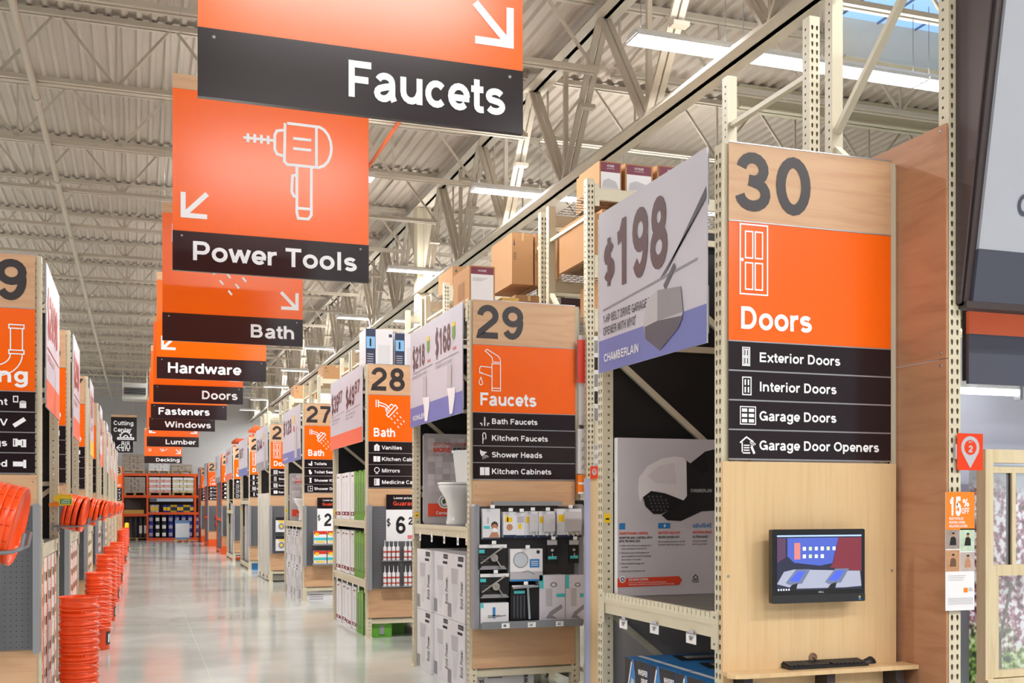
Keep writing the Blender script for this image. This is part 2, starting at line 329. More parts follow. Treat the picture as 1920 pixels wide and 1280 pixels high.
# ------------------------------------------------------------------ icons (unit box, y up), drawn as outlines
def circ(cx, cy, r, n=14, a0=0, a1=360): return _arc(cx, cy, r, r, a0, a1, n)
ICON = {
 'arrow_dr': [[(0, 1), (.86, .12)], [(.92, 1.0), (.92, .08), (0, .08)]],
 'drill': [[(.44, 1), (.43, .47), (.47, .43), (.9, .43)]+_arc(.88, .715, .2, .285, -80, 80, 8)+[(.47, 1)], [(.87, .44), (.87, 1)], [(.43, .9), (.33, .88), (.3, .82), (.3, .62), (.33, .56), (.43, .54)],
           [(.3, .74), (-.12, .74)], [(.55, .8), (.8, .8)], [(.55, .66), (.8, .66)], [(.6, .42), (.6, -.22), (.62, -.3), (.76, -.3), (.8, -.24), (.8, .42)], [(.6, -.16), (.8, -.16)], [(.6, .3), (.54, .28), (.53, .06), (.56, 0), (.6, 0)]]
          + [[(-.06+.09*k, .68), (-.06+.09*k, .8)] for k in range(4)],
 'door': [[(.05, 0), (.95, 0), (.95, 2), (.05, 2), (.05, 0)]]+[[(a, b), (a+.24, b), (a+.24, b+.76), (a, b+.76), (a, b)] for a in (.22, .54) for b in (.14, 1.04)]+[circ(.12, .98, .03, 6)],
 'faucet': [[(.55, 0), (.9, 0), (.9, 1.05), (.55, 1.05), (.55, 0)], [(.55, .1), (.9, .1)], [(.55, .55), (.05, .68), (.05, .86), (.1, .93), (.55, .9)], [(.9, 1.1), (.88, 1.25), (.8, 1.35), (.35, 1.6), (.27, 1.53), (.55, 1.3), (.58, 1.12), (.9, 1.1)], [(.05, .68), (.17, .68)],
            [(.1, .5), (.03, .34)]+_arc(.1, .3, .07, .09, 180, 360, 6)+[(.1, .5)]],
 'shower': [[(0, .98), (0, .72)], [(.08, .98), (.08, .72)], [(.08, .9), (.34, .82), (.5, .66)], [(.08, .8), (.3, .74), (.44, .6)], [(.4, .5), (.64, .78), (.54, .84), (.44, .74), (.34, .64), (.4, .5)], [(.36, .46), (.68, .82), (.76, .72), (.44, .38), (.36, .46)]]
           + [[(.52+.1*i+.12*j, .36+.1*i-.14*j+.0), (.57+.1*i+.12*j, .30+.1*i-.14*j)] for i in range(3) for j in range(3)],
 'pipe': [[(.62, 1.1), (1, 1.1), (1, 1.2), (.62, 1.2), (.62, 1.1)], [(.66, 1.1), (.66, .5)], [(.96, 1.1), (.96, .5)], [(.62, .4), (1, .4), (1, .5), (.62, .5), (.62, .4)], _arc(.3, .4, .36, .32, 0, -180, 10), _arc(.3, .4, .66, .62, 0, -150, 12)],
 'pick': [[(.1, .1), (.7, .7)], [(.4, .95), (.7, .8), (.9, .5)], [(.1, .6), (.3, .3)]],
 'saw': [[(0, 0), (1, 0), (1, .1), (0, .1), (0, 0)], _arc(.5, .1, .34, .4, 0, 180, 10), _arc(.5, .1, .14, .16, 0, 180, 6)]+[[(.5+.36*math.cos(t), .1+.42*math.sin(t)), (.5+.44*math.cos(t+.1), .1+.5*math.sin(t+.1))] for t in [x*.44 for x in range(1, 7)]],
 'house': [[(0, 0), (1, 0), (1, .35), (.6, .8), (0, .35), (0, 0)], [(.2, .1), (.8, .1)], [(.2, .25), (.8, .25)]],
 'people': [circ(.2, 1.0, .12, 8), [(.05, .8), (.35, .8), (.3, .4), (.28, 0), (.12, 0), (.1, .4), (.05, .8)], [(.5, 0), (.5, 1.1)], circ(.8, 1.0, .12, 8), [(.7, .8), (.9, .8), (1, .3), (.88, .3), (.86, 0), (.74, 0), (.72, .3), (.6, .3), (.7, .8)]],
 'arrow_l': [[(1, .5), (.1, .5)], [(.5, .9), (.08, .5), (.5, .1)]],
}
def icon(mb, F, name, a, b, k, w, m=WHITE, flip=1, c=.003):
    for i_, s_ in enumerate(ICON[name]):
        cl = len(s_) > 3 and s_[0] == s_[-1]
        mb.line(F, s_[:-1] if cl else s_, w, m, c+.00012*i_, closed=cl, o=(a, b), k=k, flip=flip)
def sicon(mb, F, kind, a, b, k, m=WHITE):   # small filled pictograms of the directory strips
    R = lambda x0, y0, x1, y1, mm=m, c=.003: mb.rect(F, a+x0*k, b+y0*k, a+x1*k, b+y1*k, mm, c)
    if kind == 'door':
        icon(mb, F, 'door', a+.12*k, b-.02*k, k*.52, k*.06, m)
    elif kind == 'door2':
        mb.line(F, [(.15, 0), (.7, 0), (.7, 1), (.15, 1)], k*.07, m, .003, True, (a, b), k)
        for x in (.27, .48): R(x, .12, x+.1, .45); R(x, .55, x+.1, .88)
    elif kind == 'garage':
        mb.line(F, [(0, 0), (1, 0), (1, 1), (0, 1)], k*.06, m, .003, True, (a, b), k)
        for y in (.1, .4, .7): R(.1, y, .45, y+.2); R(.55, y, .9, y+.2)
    elif kind == 'opener':
        mb.line(F, [(-.02, .62), (.4, .95), (.85, .68)], k*.09, m, .003, False, (a, b), k)
        R(.08, 0, .16, .65); R(.08, 0, .65, .08)
        for y in (.16, .3, .44): R(.22, y, .6, y+.07)
        mb.line(F, [(.72, .42), (.92, 0)], k*.15, m, .003, False, (a, b), k)
        for r in (.12, .22, .32): mb.line(F, _arc(.72, .36, r, r, 30, 110, 4), k*.05, m, .003, False, (a, b), k)
    elif kind == 'faucet': R(.44, 0, .56, .9); R(0, .2, .25, .32); R(.14, .02, .25, .3); R(.75, .2, 1, .32); R(.75, .02, .86, .3); R(.4, .55, .6, .65)
    elif kind == 'gooseneck': mb.line(F, [(.3, -.1), (.3, .7)]+_arc(.45, .72, .17, .28, 180, 0, 7)+[(.62, .35)], k*.09, m, .003, False, (a, b), k); mb.line(F, [(.3, .1), (.45, .5)], k*.05, m, .003, False, (a, b), k)
    elif kind == 'spray':
        mb.poly(F, [(a, b+k), (a+.2*k, b+.85*k), (a+.75*k, b+.75*k), (a+.2*k, b+.3*k), (a+.02*k, b+.6*k)], m, .003)
        for t in range(5): mb.line(F, [(.3+.1*t, .5-.02*t), (.32+.15*t, .0+.06*t)], k*.04, m, .003, False, (a, b), k)
    elif kind == 'cabinet': R(0, .1, .47, .9); R(.53, .1, 1, .9)
    elif kind == 'vanity': R(.1, 0, .9, .8); mb.poly(F, [(a+.2*k, b+.8*k), (a+.5*k, b+1.05*k), (a+.8*k, b+.8*k)], m, .003); R(.47, .05, .53, .7, BLACK, .0045)
    elif kind == 'mirror': mb.line(F, _arc(.5, .58, .36, .36, 0, 360, 14)[:-1], k*.11, m, .003, True, (a, b), k); R(.44, 0, .56, .22); R(.28, 0, .72, .08)
    elif kind == 'medicine': R(.1, 0, .9, 1); [R(.22, y, .4, y+.14, BLACK, .0045) for y in (.15, .42, .7)]
    elif kind == 'toilet': mb.poly(F, [(a, b+.5*k), (a+.6*k, b+.5*k), (a+.6*k, b+k), (a+.85*k, b+k), (a+.85*k, b+.1*k), (a+.3*k, b+.1*k), (a+.35*k, b+.25*k), (a+.1*k, b+.25*k)], m, .003)
    elif kind == 'seat': mb.disc(F, a+.35*k, b+.72*k, .22*k, .22*k, m, .003); mb.disc(F, a+.5*k, b+.3*k, .3*k, .28*k, m, .003)
    elif kind == 'kit': R(.25, 0, .75, .12); R(.35, .1, .65, .9); R(.25, .88, .75, 1)
    elif kind == 'sdoor': mb.line(F, [(0, 0), (.9, 0), (.9, 1), (0, 1)], k*.09, m, .003, True, (a, b), k); R(.42, 0, .5, 1); R(.42, .45, .9, .55)
    elif kind == 'pipe': mb.line(F, [(.05, .2), (.9, .8)], k*.34, m, .003, False, (a, b), k)
    elif kind == 'bolt': R(0, .25, .8, .65); R(.78, .12, 1.0, .8)
    elif kind == 'fitting': R(.0, .2, .35, .85); R(.35, .3, .6, .75); R(.6, .15, 1., .8); R(.1, .3, .16, .75, BLACK, .0045); R(.7, .25, .76, .7, BLACK, .0045)
    elif kind == 'cans': R(0, .45, .4, 1); R(.08, .55, .32, .9, BLACK, .0045); R(.5, 0, 1, .5); mb.disc(F, a+.75*k, b+.5*k, .25*k, .12*k, LGREY, .004)
    else: mb.poly(F, [(a, b+.2*k), (a+.7*k, b), (a+k, b+.5*k), (a+.4*k, b+.9*k)], m, .003)

# ------------------------------------------------------------------ the building
def struct(o, label=None): o['kind'] = 'structure'; return o
def floor_material():
    m = bpy.data.materials.new('polished_concrete'); m.use_nodes = True; nt = m.node_tree; b = nt.nodes['Principled BSDF']; L = nt.links.new
    tc = nt.nodes.new('ShaderNodeTexCoord')
    n = nt.nodes.new('ShaderNodeTexNoise'); n.inputs['Scale'].default_value = .7; n.inputs['Detail'].default_value = 8
    n2 = nt.nodes.new('ShaderNodeTexNoise'); n2.inputs['Scale'].default_value = 60; n2.inputs['Detail'].default_value = 4
    cr = nt.nodes.new('ShaderNodeValToRGB'); cr.color_ramp.elements[0].color = lin('#aeb2ad')+(1,); cr.color_ramp.elements[1].color = lin('#c9cdc8')+(1,)
    cr.color_ramp.elements[0].position = .35; cr.color_ramp.elements[1].position = .68
    L(tc.outputs['Object'], n.inputs['Vector']); L(tc.outputs['Object'], n2.inputs['Vector']); L(n.outputs[0], cr.inputs[0])
    mx = nt.nodes.new('ShaderNodeMix'); mx.data_type = 'RGBA'; mx.blend_type = 'MULTIPLY'; mx.inputs[0].default_value = .1
    L(cr.outputs[0], mx.inputs[6]); L(n2.outputs[0], mx.inputs[7])
    # saw-cut control joints every 4.55 m
    sep = nt.nodes.new('ShaderNodeSeparateXYZ'); L(tc.outputs['Object'], sep.inputs[0])
    last = None
    for ax, off, per in (('X', 100*4.55-JX, 4.55), ('Y', 100.0, 5.0)):
        a = nt.nodes.new('ShaderNodeMath'); a.operation = 'ADD'; a.inputs[1].default_value = off; L(sep.outputs[ax], a.inputs[0])
        q = nt.nodes.new('ShaderNodeMath'); q.operation = 'MODULO'; q.inputs[1].default_value = per; L(a.outputs[0], q.inputs[0])
        t = nt.nodes.new('ShaderNodeMath'); t.operation = 'LESS_THAN'; t.inputs[1].default_value = .007; L(q.outputs[0], t.inputs[0])
        if last:
            s_ = nt.nodes.new('ShaderNodeMath'); s_.operation = 'MAXIMUM'; L(last.outputs[0], s_.inputs[0]); L(t.outputs[0], s_.inputs[1]); last = s_
        else: last = t
    m2 = nt.nodes.new('ShaderNodeMix'); m2.data_type = 'RGBA'; m2.inputs[7].default_value = lin('#d8d4b8')+(1,)
    L(mx.outputs[2], m2.inputs[6]); L(last.outputs[0], m2.inputs[0]); L(m2.outputs[2], b.inputs['Base Color'])
    r = nt.nodes.new('ShaderNodeMapRange'); r.inputs[3].default_value = .07; r.inputs[4].default_value = .17; L(n.outputs[0], r.inputs[0]); L(r.outputs[0], b.inputs['Roughness'])
    bp = nt.nodes.new('ShaderNodeBump'); bp.inputs['Strength'].default_value = .06; bp.inputs['Distance'].default_value = .004
    n3 = nt.nodes.new('ShaderNodeTexNoise'); n3.inputs['Scale'].default_value = 3; L(tc.outputs['Object'], n3.inputs['Vector']); L(n3.outputs[0], bp.inputs['Height']); L(bp.outputs[0], b.inputs['Normal'])
    b.inputs['Specular IOR Level'].default_value = .9
    return m
JX = onZ(399, 1280, 0).x
XL0, XR0, YB, YF = -24., 30., 60.2, -14.
fm = floor_material()
struct(MB().box(XL0, XR0, YF, YB, -.1, 0, fm).build('floor', loc=(0, 0, 0)))
DECK = M('white_roof_deck', '#bfb4a8', .5, var=.05, scale=1.2)
mb = MB(); x = XL0; vs = []; zt = 8.34
while x < XR0:
    for dx, dz in ((0, 0), (.05, 0), (.08, .045), (.165, .045)): vs.append((x+dx, zt+dz))
    x += .195
n = len(vs)
mb.add([(a, YF, z) for a, z in vs]+[(a, YB, z) for a, z in vs], [(i, i+1, n+i+1, n+i) for i in range(n-1)], DECK)
mb.box(XL0, XR0, YF, YB, 8.42, 8.5, DECK)
struct(mb.build('ceiling', loc=(0, 0, 0)))
WALLM = M('white_wall_paint', '#c9cacb', .6, var=.03)
struct(MB().box(XL0, XR0, YB, YB+.2, 0, 8.4, WALLM).build('wall_back', loc=(0, 0, 0)))
struct(MB().box(XL0-.2, XL0, YF, YB, 0, 8.4, WALLM).build('wall_left', loc=(0, 0, 0)))
struct(MB().box(XR0, XR0+.2, YF, YB, 0, 8.4, WALLM).build('wall_right', loc=(0, 0, 0)))
# skylight in the roof near the right side
SKY = emis('skylight_panel', '#86aeea', .75)
sk = MB(); s0 = onZ(1735, 10, 8.30); SKX, SKY_ = s0.x, s0.y
sk.box(SKX-.9, SKX+1.6, SKY_-1.3, SKY_+.75, 8.30, 8.31, SKY); struct(sk.build('window_1'))
sk = MB(); 
for k in range(5): sk.box(SKX-.9+.62*k, SKX-.885+.62*k, SKY_-1.3, SKY_+.75, 8.27, 8.299, M('skylight_bar', '#6f7f9a', .4))
for k in range(5): sk.box(SKX-.9, SKX+1.6, SKY_-1.3+.5*k, SKY_-1.285+.5*k, 8.268, 8.298, MATS['skylight_bar'])
struct(sk.build('trim_1'))

# roof joists: open web, along X, every 2.65 m
def joist_mesh(x0, x1):
    mb = MB(); zb, zt_ = 7.35, 8.24
    for z, h in ((zb, .06), (zt_, .07)):
        mb.box(x0, x1, -.075, -.02, z, z+h, STC); mb.box(x0, x1, .02, .075, z, z+h, STC)
    mb.box(x0, x1, -.02, .02, zt_+.065, zt_+.085, M('deck_gap_shade', '#3f3a36', .8))  # dark strip painted in for the shade between chord and roof deck
    per = 1.47; x = x0+.1
    while x+per < x1:
        mb.bar((x, 0, zb+.04), (x+per/2-.04, 0, zt_+.02), .035, .035, STC); mb.bar((x+per/2+.04, 0, zt_+.02), (x+per, 0, zb+.04), .035, .035, STC)
        mb.bar((x, 0, zb+.04), (x, 0, zt_+.02), .028, .028, STC)
        x += per
    return mb
jl = joist_mesh(XL0+.1, 5.6).build('roof_joist', loc=(0, 2.38, 0)); tag(jl, 'cream open web steel joist spanning left of the main girder under the roof deck', 'roof joist', 'roof joists left of the girder')
jr = joist_mesh(5.85, XR0-.2).build('roof_joist', loc=(0, 2.38, 0)); tag(jr, 'cream open web steel joist spanning right of the main girder under the roof deck', 'roof joist', 'roof joists right of the girder')
for i in range(1, 22):
    for src in (jl, jr):
        c = src.copy(); COL.objects.link(c); c.location.y = 2.38+2.65*i
# main girder along Y at X=5.7
GX = 5.72
g = thing('roof_girder', 'long cream steel truss girder running front to back above the right racks', 'roof girder', (GX, YF, 0))
mb = MB()
for z, h in ((6.25, .16), (8.06, .17)):
    for s_ in (-1, 1):
        mb.box(GX+s_*.008, GX+s_*.17, YF, 60, z, z+.02, STC); mb.box(GX+s_*.008, GX+s_*.03, YF, 60, z, z+h, STC)
mb.build('chord', g)
mb = MB()
y = 2.38-2.65*6
while y < 59:
    for s_ in (-1, 1):
        mb.bar((GX+s_*.05, y, 8.1), (GX+s_*.05, y+1.28, 6.32), .04, .075, STC, (1, 0, 0)); mb.bar((GX+s_*.05, y+2.65, 8.1), (GX+s_*.05, y+1.37, 6.32), .04, .075, STC, (1, 0, 0))
    mb.box(GX-.1, GX+.1, y+.5, y+.62, 7.1, 7.15, STC)
    mb.box(GX-.03, GX+.03, y+1.3, y+1.36, 6.3, 8.1, STC)
    y += 2.65
mb.build('web', g)
for yc in (22.5, 50.3):
    o = MB().box(GX-.15, GX+.15, yc-.15, yc+.15, 0, 8.05, CREAML).build('column_%s' % ('near' if yc < 30 else 'far')); struct(o)
# deep beams at the far right
for yb_, zb_, nm in ((12.35, 7.72, 'deeper'), (15.0, 7.98, 'shallower')):
    mb = MB(); mb.box(8.9, XR0-.3, yb_-.012, yb_+.012, zb_, 8.33, CREAML)
    for z in (zb_, 8.31): mb.box(8.9, XR0-.3, yb_-.12, yb_+.12, z, z+.025, CREAML)
    tag(mb.build('steel_beam'), 'cream solid steel roof beam at upper right, the %s of two' % nm, 'steel beam')
# sprinkler pipe along Y under the joists at left
p = onZ(90, 270, 7.28); SPX = p.x
mb = MB(); mb.tube([(SPX, YF+1, 7.28), (SPX, 59, 7.28)], .045, STC, 10)
for k in range(18): mb.tube([(SPX, YF+2+4*k, 7.28), (SPX, YF+2.15+4*k, 7.28)], .06, STC, 10)
tag(mb.build('sprinkler_pipe'), 'painted sprinkler pipe running front to back below the joists at left', 'pipe')
mb = MB(); mb.tube([(3.57, YF+1, 7.3), (3.57, 59, 7.3)], .03, M('orange_conduit', '#d8622e', .5), 8)
tag(mb.build('conduit_pipe'), 'thin orange pipe running front to back under the roof behind the signs', 'pipe')
# heater unit hung at the far end
p = onY(253, 733, 40)
t = thing('unit_heater', 'grey ceiling hung air unit far down the main aisle', 'air unit', (p.x, 40, p.z-.4))
mb = MB(); mb.box(p.x-.42, p.x+.42, 40, 40.9, p.z-.28, p.z+.28, M('grey_sheet_metal', '#a8a8a2', .5)); 
for sx in (-.4, .4): mb.bar((p.x+sx, 40.4, p.z+.28), (p.x+sx, 40.4, 8.34), .03, .03, STC)
mb.build('casing', t)
mb = MB(); mb.box(p.x-.36, p.x+.36, 39.98, 40, p.z-.12, p.z+.12, BLK)
for k in range(4): mb.box(p.x-.36, p.x+.36, 39.96, 39.985, p.z-.1+.06*k, p.z-.09+.06*k, GREYT)
mb.build('grille', t)

# fluorescent fixtures
TB = emis('fluorescent_tube', '#f6faff', TUBE)
HOUS = M('white_fixture_enamel', '#e8ebee', .35)
def fixture_parts():
    a = MB()
    prof = [(-.15, 0), (-.15, .035), (-.09, .09), (.09, .09), (.15, .035), (.15, 0), (.142, 0), (.142, .03), (-.142, .03), (-.142, 0)]
    F = Fr((-.6, 0, 0), (0, 1, 0), (0, 0, 1)); a.prism(F, prof, 0, 1.2, HOUS)
    for k in range(25): a.box(-.6+.05*k-.002, -.6+.05*k+.002, -.142, .142, 0, .022, HOUS)
    for yy in (-.07, 0, .07): a.box(-.6, .6, yy-.002, yy+.002, .0, .022, HOUS)
    b = MB()
    for yy in (-.105, -.035, .035, .105): b.tube([(-.58, yy, .024), (.58, yy, .024)], .008, TB, 6)
    c = MB()
    for xx in (-.5, .5): c.tube([(xx, 0, .09), (xx, 0, .9)], .004, STEEL, 4)
    return a.build('housing', loc=(0, 0, 0)).data, b.build('tube', loc=(0, 0, 0)).data, c.build('hanger', loc=(0, 0, 0)).data
fd = fixture_parts()
for nm in ('housing', 'tube', 'hanger'):
    bpy.data.objects.remove(bpy.data.objects[nm])
xs_list = [(4.85+.61+1.22*k, y) for y in ROWS for k in range(4)]+[(-9.4+.61+1.22*k, y) for y in ROWS[:-1] for k in range(4)]+[(x_-.61+1.22*k, y) for x_, y in CROWS for k in range(2)]
for x, y in xs_list:
    side = 'right' if x > 4 else ('left' if x < -4 else 'middle')
    t = thing('ceiling_light', 'white louvred fluorescent ceiling light hung under the roof, %s side' % side, 'ceiling light', (x, y, LZ), 'ceiling lights hung in rows on the %s' % side)
    for nm, me in zip(('housing', 'tube', 'hanger'), fd): inst(nm, me, t, (x, y, LZ))
# ------------------------------------------------------------------ hanging aisle signs
def hang_sign(Y, title, al, arrow, pic, label, x0=.20, lit=1):
    z0 = 3.20; W = 1.22; t = thing('hanging_sign', label, 'sign', (x0+W/2, Y, z0), 'hanging department signs over the main aisle')
    F = FS((x0, Y, z0))
    mb = MB(); mb.box(x0, x0+W, Y+.004, Y+.022, z0+.01, z0+1.12, ORANGE)
    if pic == 'drill': icon(mb, F, 'drill', .48, .52, .46, .018, c=-.002)
    if pic == 'shower': icon(mb, F, 'shower', .09, .42, .62, .018, c=-.002)
    if pic == 'pickaxe': icon(mb, F, 'drill', .3, .6, .4, .018, c=-.002)
    if pic == 'bars':
        for q in (.15, .55): mb.line(F, [(q, .5), (q, .42), (q+.06, .42), (q+.06, .5)], .018, WHITE, -.002)
        mb.line(F, [(.75, .5), (.62, .42), (.5, .5)], .018, WHITE, -.002)
    if arrow in ('r', 'b'): icon(mb, F, 'arrow_dr', W-.04-.155, .33, .155, .03, c=-.002)
    if arrow in ('l', 'b'): icon(mb, F, 'arrow_dr', .05+.155, .33, .155, .03, flip=-1, c=-.002)
    mb.build('category_panel', t)
    mb = MB(); mb.box(x0, x0+W, Y, Y+.026, z0, z0+.245, BLACK)
    ts = .118 if title != 'Faucets' else .135
    tw = {'Faucets': .62, 'Power Tools': 1.03, 'Bath': .40, 'Hardware': .82, 'Doors': .50, 'Fasteners': .83, 'Windows': .86, 'Lumber': .72, 'Decking': .78}[title]
    if al == 'l': mb.text(F, title, .11, .068, ts, WHITE, w=tw)
    else: mb.text(F, title, W-.075, .062, ts, WHITE, w=tw, al='r')
    for q in (.055, W-.055): mb.lathe([(.008, 0), (.007, .004), (.001, .005)], STEEL, (x0+q, Y, z0+.215), (0, -1, 0), 8)
    mb.build('title_band', t)
    mb = MB(); mb.box(x0, x0+W, Y+.002, Y+.024, z0+1.12, z0+1.21, WOOD); mb.build('wood_header', t)
    mb = MB()
    for q in (.15, W-.15):
        mb.tube([(x0+q, Y+.012, z0+1.2), (x0+q, Y+.012, 8.34)], .002, STEEL, 4); mb.lathe([(.006, 0), (.006, .03)], STEEL, (x0+q, Y+.012, z0+1.21), n=6)
    mb.build('hanging_wire', t)
for a in [(4, 'Faucets', 'r', 'r', None, 'nearest and largest orange hanging sign, reading Faucets on its black band'),
          (7, 'Power Tools', 'l', 'l', 'drill', 'orange hanging sign with a drill outline, reading Power Tools'),
          (10, 'Bath', 'r', 'r', 'shower', 'orange hanging sign with shower drops, reading Bath, behind the drill sign'),
          (13, 'Hardware', 'l', 'l', 'pickaxe', 'orange hanging sign reading Hardware on its black band'),
          (16, 'Doors', 'r', 'r', None, 'orange hanging sign reading Doors below the Hardware sign'),
          (19, 'Fasteners', 'l', 'l', None, 'orange hanging sign reading Fasteners over the main aisle'),
          (22, 'Windows', 'r', 'r', None, 'orange hanging sign reading Windows just below the Fasteners band'),
          (28, 'Lumber', 'r', 'b', None, 'orange hanging sign with two arrows, reading Lumber'),
          (39, 'Decking', 'r', 'r', 'bars', 'farthest orange hanging sign, reading Decking')]:
    hang_sign(*a)
def black_sign(px0, px1, py1, Y, h, lines, pic, label, head=True):
    a = onY(px0, py1, Y); b = onY(px1, py1, Y); F = FS((a.x, Y, a.z)); W = b.x-a.x
    t = thing('hanging_sign', label, 'sign', (a.x+W/2, Y, a.z)); mb = MB(); mb.box(a.x, b.x, Y+.001, Y+.03, a.z, a.z+h, BLACK)
    for k, s_ in enumerate(lines): mb.text(F, s_, .09, h-.32-.27*k, .17, WHITE, sx=.92)
    if pic == 'saw': icon(mb, F, 'saw', W-.72, .08, .6, .04)
    else: icon(mb, F, 'people', W-.48, .08, .36, .03); icon(mb, F, 'arrow_l', .12, .05, .32, .035)
    mb.build('sign_board', t)
    if head: MB().box(a.x, b.x, Y, Y+.03, a.z+h, a.z+h+.09, WOOD).build('wood_header', t)
    mb = MB()
    for q in (.1, W-.1): mb.tube([(a.x+q, Y+.015, a.z+h), (a.x+q, Y+.015, 8.34)], .004, STEEL, 4)
    mb.build('hanging_wire', t)
black_sign(208, 256.5, 826.5, 46, .96, ['Cutting', 'Center'], 'saw', 'black hanging sign reading Cutting Center with a saw blade')
black_sign(212, 249.5, 848, 49, .55, [], 'people', 'black hanging restroom sign with two figures and a left arrow', False)

# ------------------------------------------------------------------ perforated upright posts
TEAR = [(.0085*math.cos(math.radians(a)), .006+.0085*math.sin(math.radians(a))) for a in (-20, 45, 90, 135, 200)]+[(-.004, -.014), (0, -.016), (.004, -.014)]
SQ = [(.007, 0), (.007, .007), (0, .007), (-.007, .007), (-.007, 0), (-.007, -.007), (0, -.007), (.007, -.007)]
def holed(mb, F, w, h, cols, hole, mat, pitch=.0508, first=.03):
    n = int((h-first)/pitch); cw = w/len(cols) if cols else w
    P = F.p
    mb.add([P(0, 0), P(w, 0), P(w, first), P(0, first)], [(0, 1, 2, 3)], mat)
    edges = [0]+[(cols[i]+cols[i+1])/2 for i in range(len(cols)-1)]+[w]
    for k in range(n):
        b0 = first+k*pitch; b1 = b0+pitch; bc = (b0+b1)/2
        for ci, cx in enumerate(cols):
            a0, a1 = edges[ci], edges[ci+1]
            outer = [(a1, bc), (a1, b1), (cx, b1), (a0, b1), (a0, bc), (a0, b0), (cx, b0), (a1, b0)]
            hp = hole if len(hole) == 8 else hole
            mb.add([P(*q) for q in outer]+[P(cx+q[0], bc+q[1]) for q in hp], [(i, (i+1) % 8, 8+(i+1) % 8, 8+i) for i in range(8)], mat)
    b0 = first+n*pitch
    if b0 < h: mb.add([P(0, b0), P(w, b0), P(w, h), P(0, h)], [(0, 1, 2, 3)], mat)
def reorder(h):   # start the hole polygon at angle 0 so the ring quads do not twist
    return [h[0], h[1], h[2], h[3], h[4], h[5], h[6], h[7]]
_PM = {}
def post_mesh(h, mat):
    k = (h, mat.name)
    if k in _PM: return _PM[k]
    mb = MB(); w = .075; d = .075       # keyhole face looks along -Y; post spans x 0..w, y 0..d
    holed(mb, FS((0, 0, 0)), w, h, [w*.27, w*.73], reorder(TEAR), mat)
    holed(mb, FW((0, d, 0)), d, h, [d*.42], SQ, mat)
    holed(mb, FE((w, 0, 0)), d, h, [d*.58], SQ, mat)
    mb.add([(0, d, 0), (w, d, 0), (w, d, h), (0, d, h)], [(0, 1, 2, 3)], mat)
    mb.add([(0, 0, h), (w, 0, h), (w, d, h), (0, d, h)], [(0, 1, 2, 3)], mat)
    mb.box(-.012, w+.012, -.012, d+.012, 0, .012, mat)
    o = mb.build('post', loc=(0, 0, 0)); me = o.data; bpy.data.objects.remove(o); _PM[k] = me; return me
def post(parent, x, y, h, face, mat=CREAM):
    """x, y = corner of lowest x and y of the post; face = where the keyhole face looks"""
    rz, dx, dy = {'S': (0, 0, 0), 'W': (-math.pi/2, 0, .075), 'E': (math.pi/2, .075, 0), 'N': (math.pi, .075, .075)}[face]
    return inst('upright_post', post_mesh(h, mat), parent, (x+dx, y+dy, 0), rz)

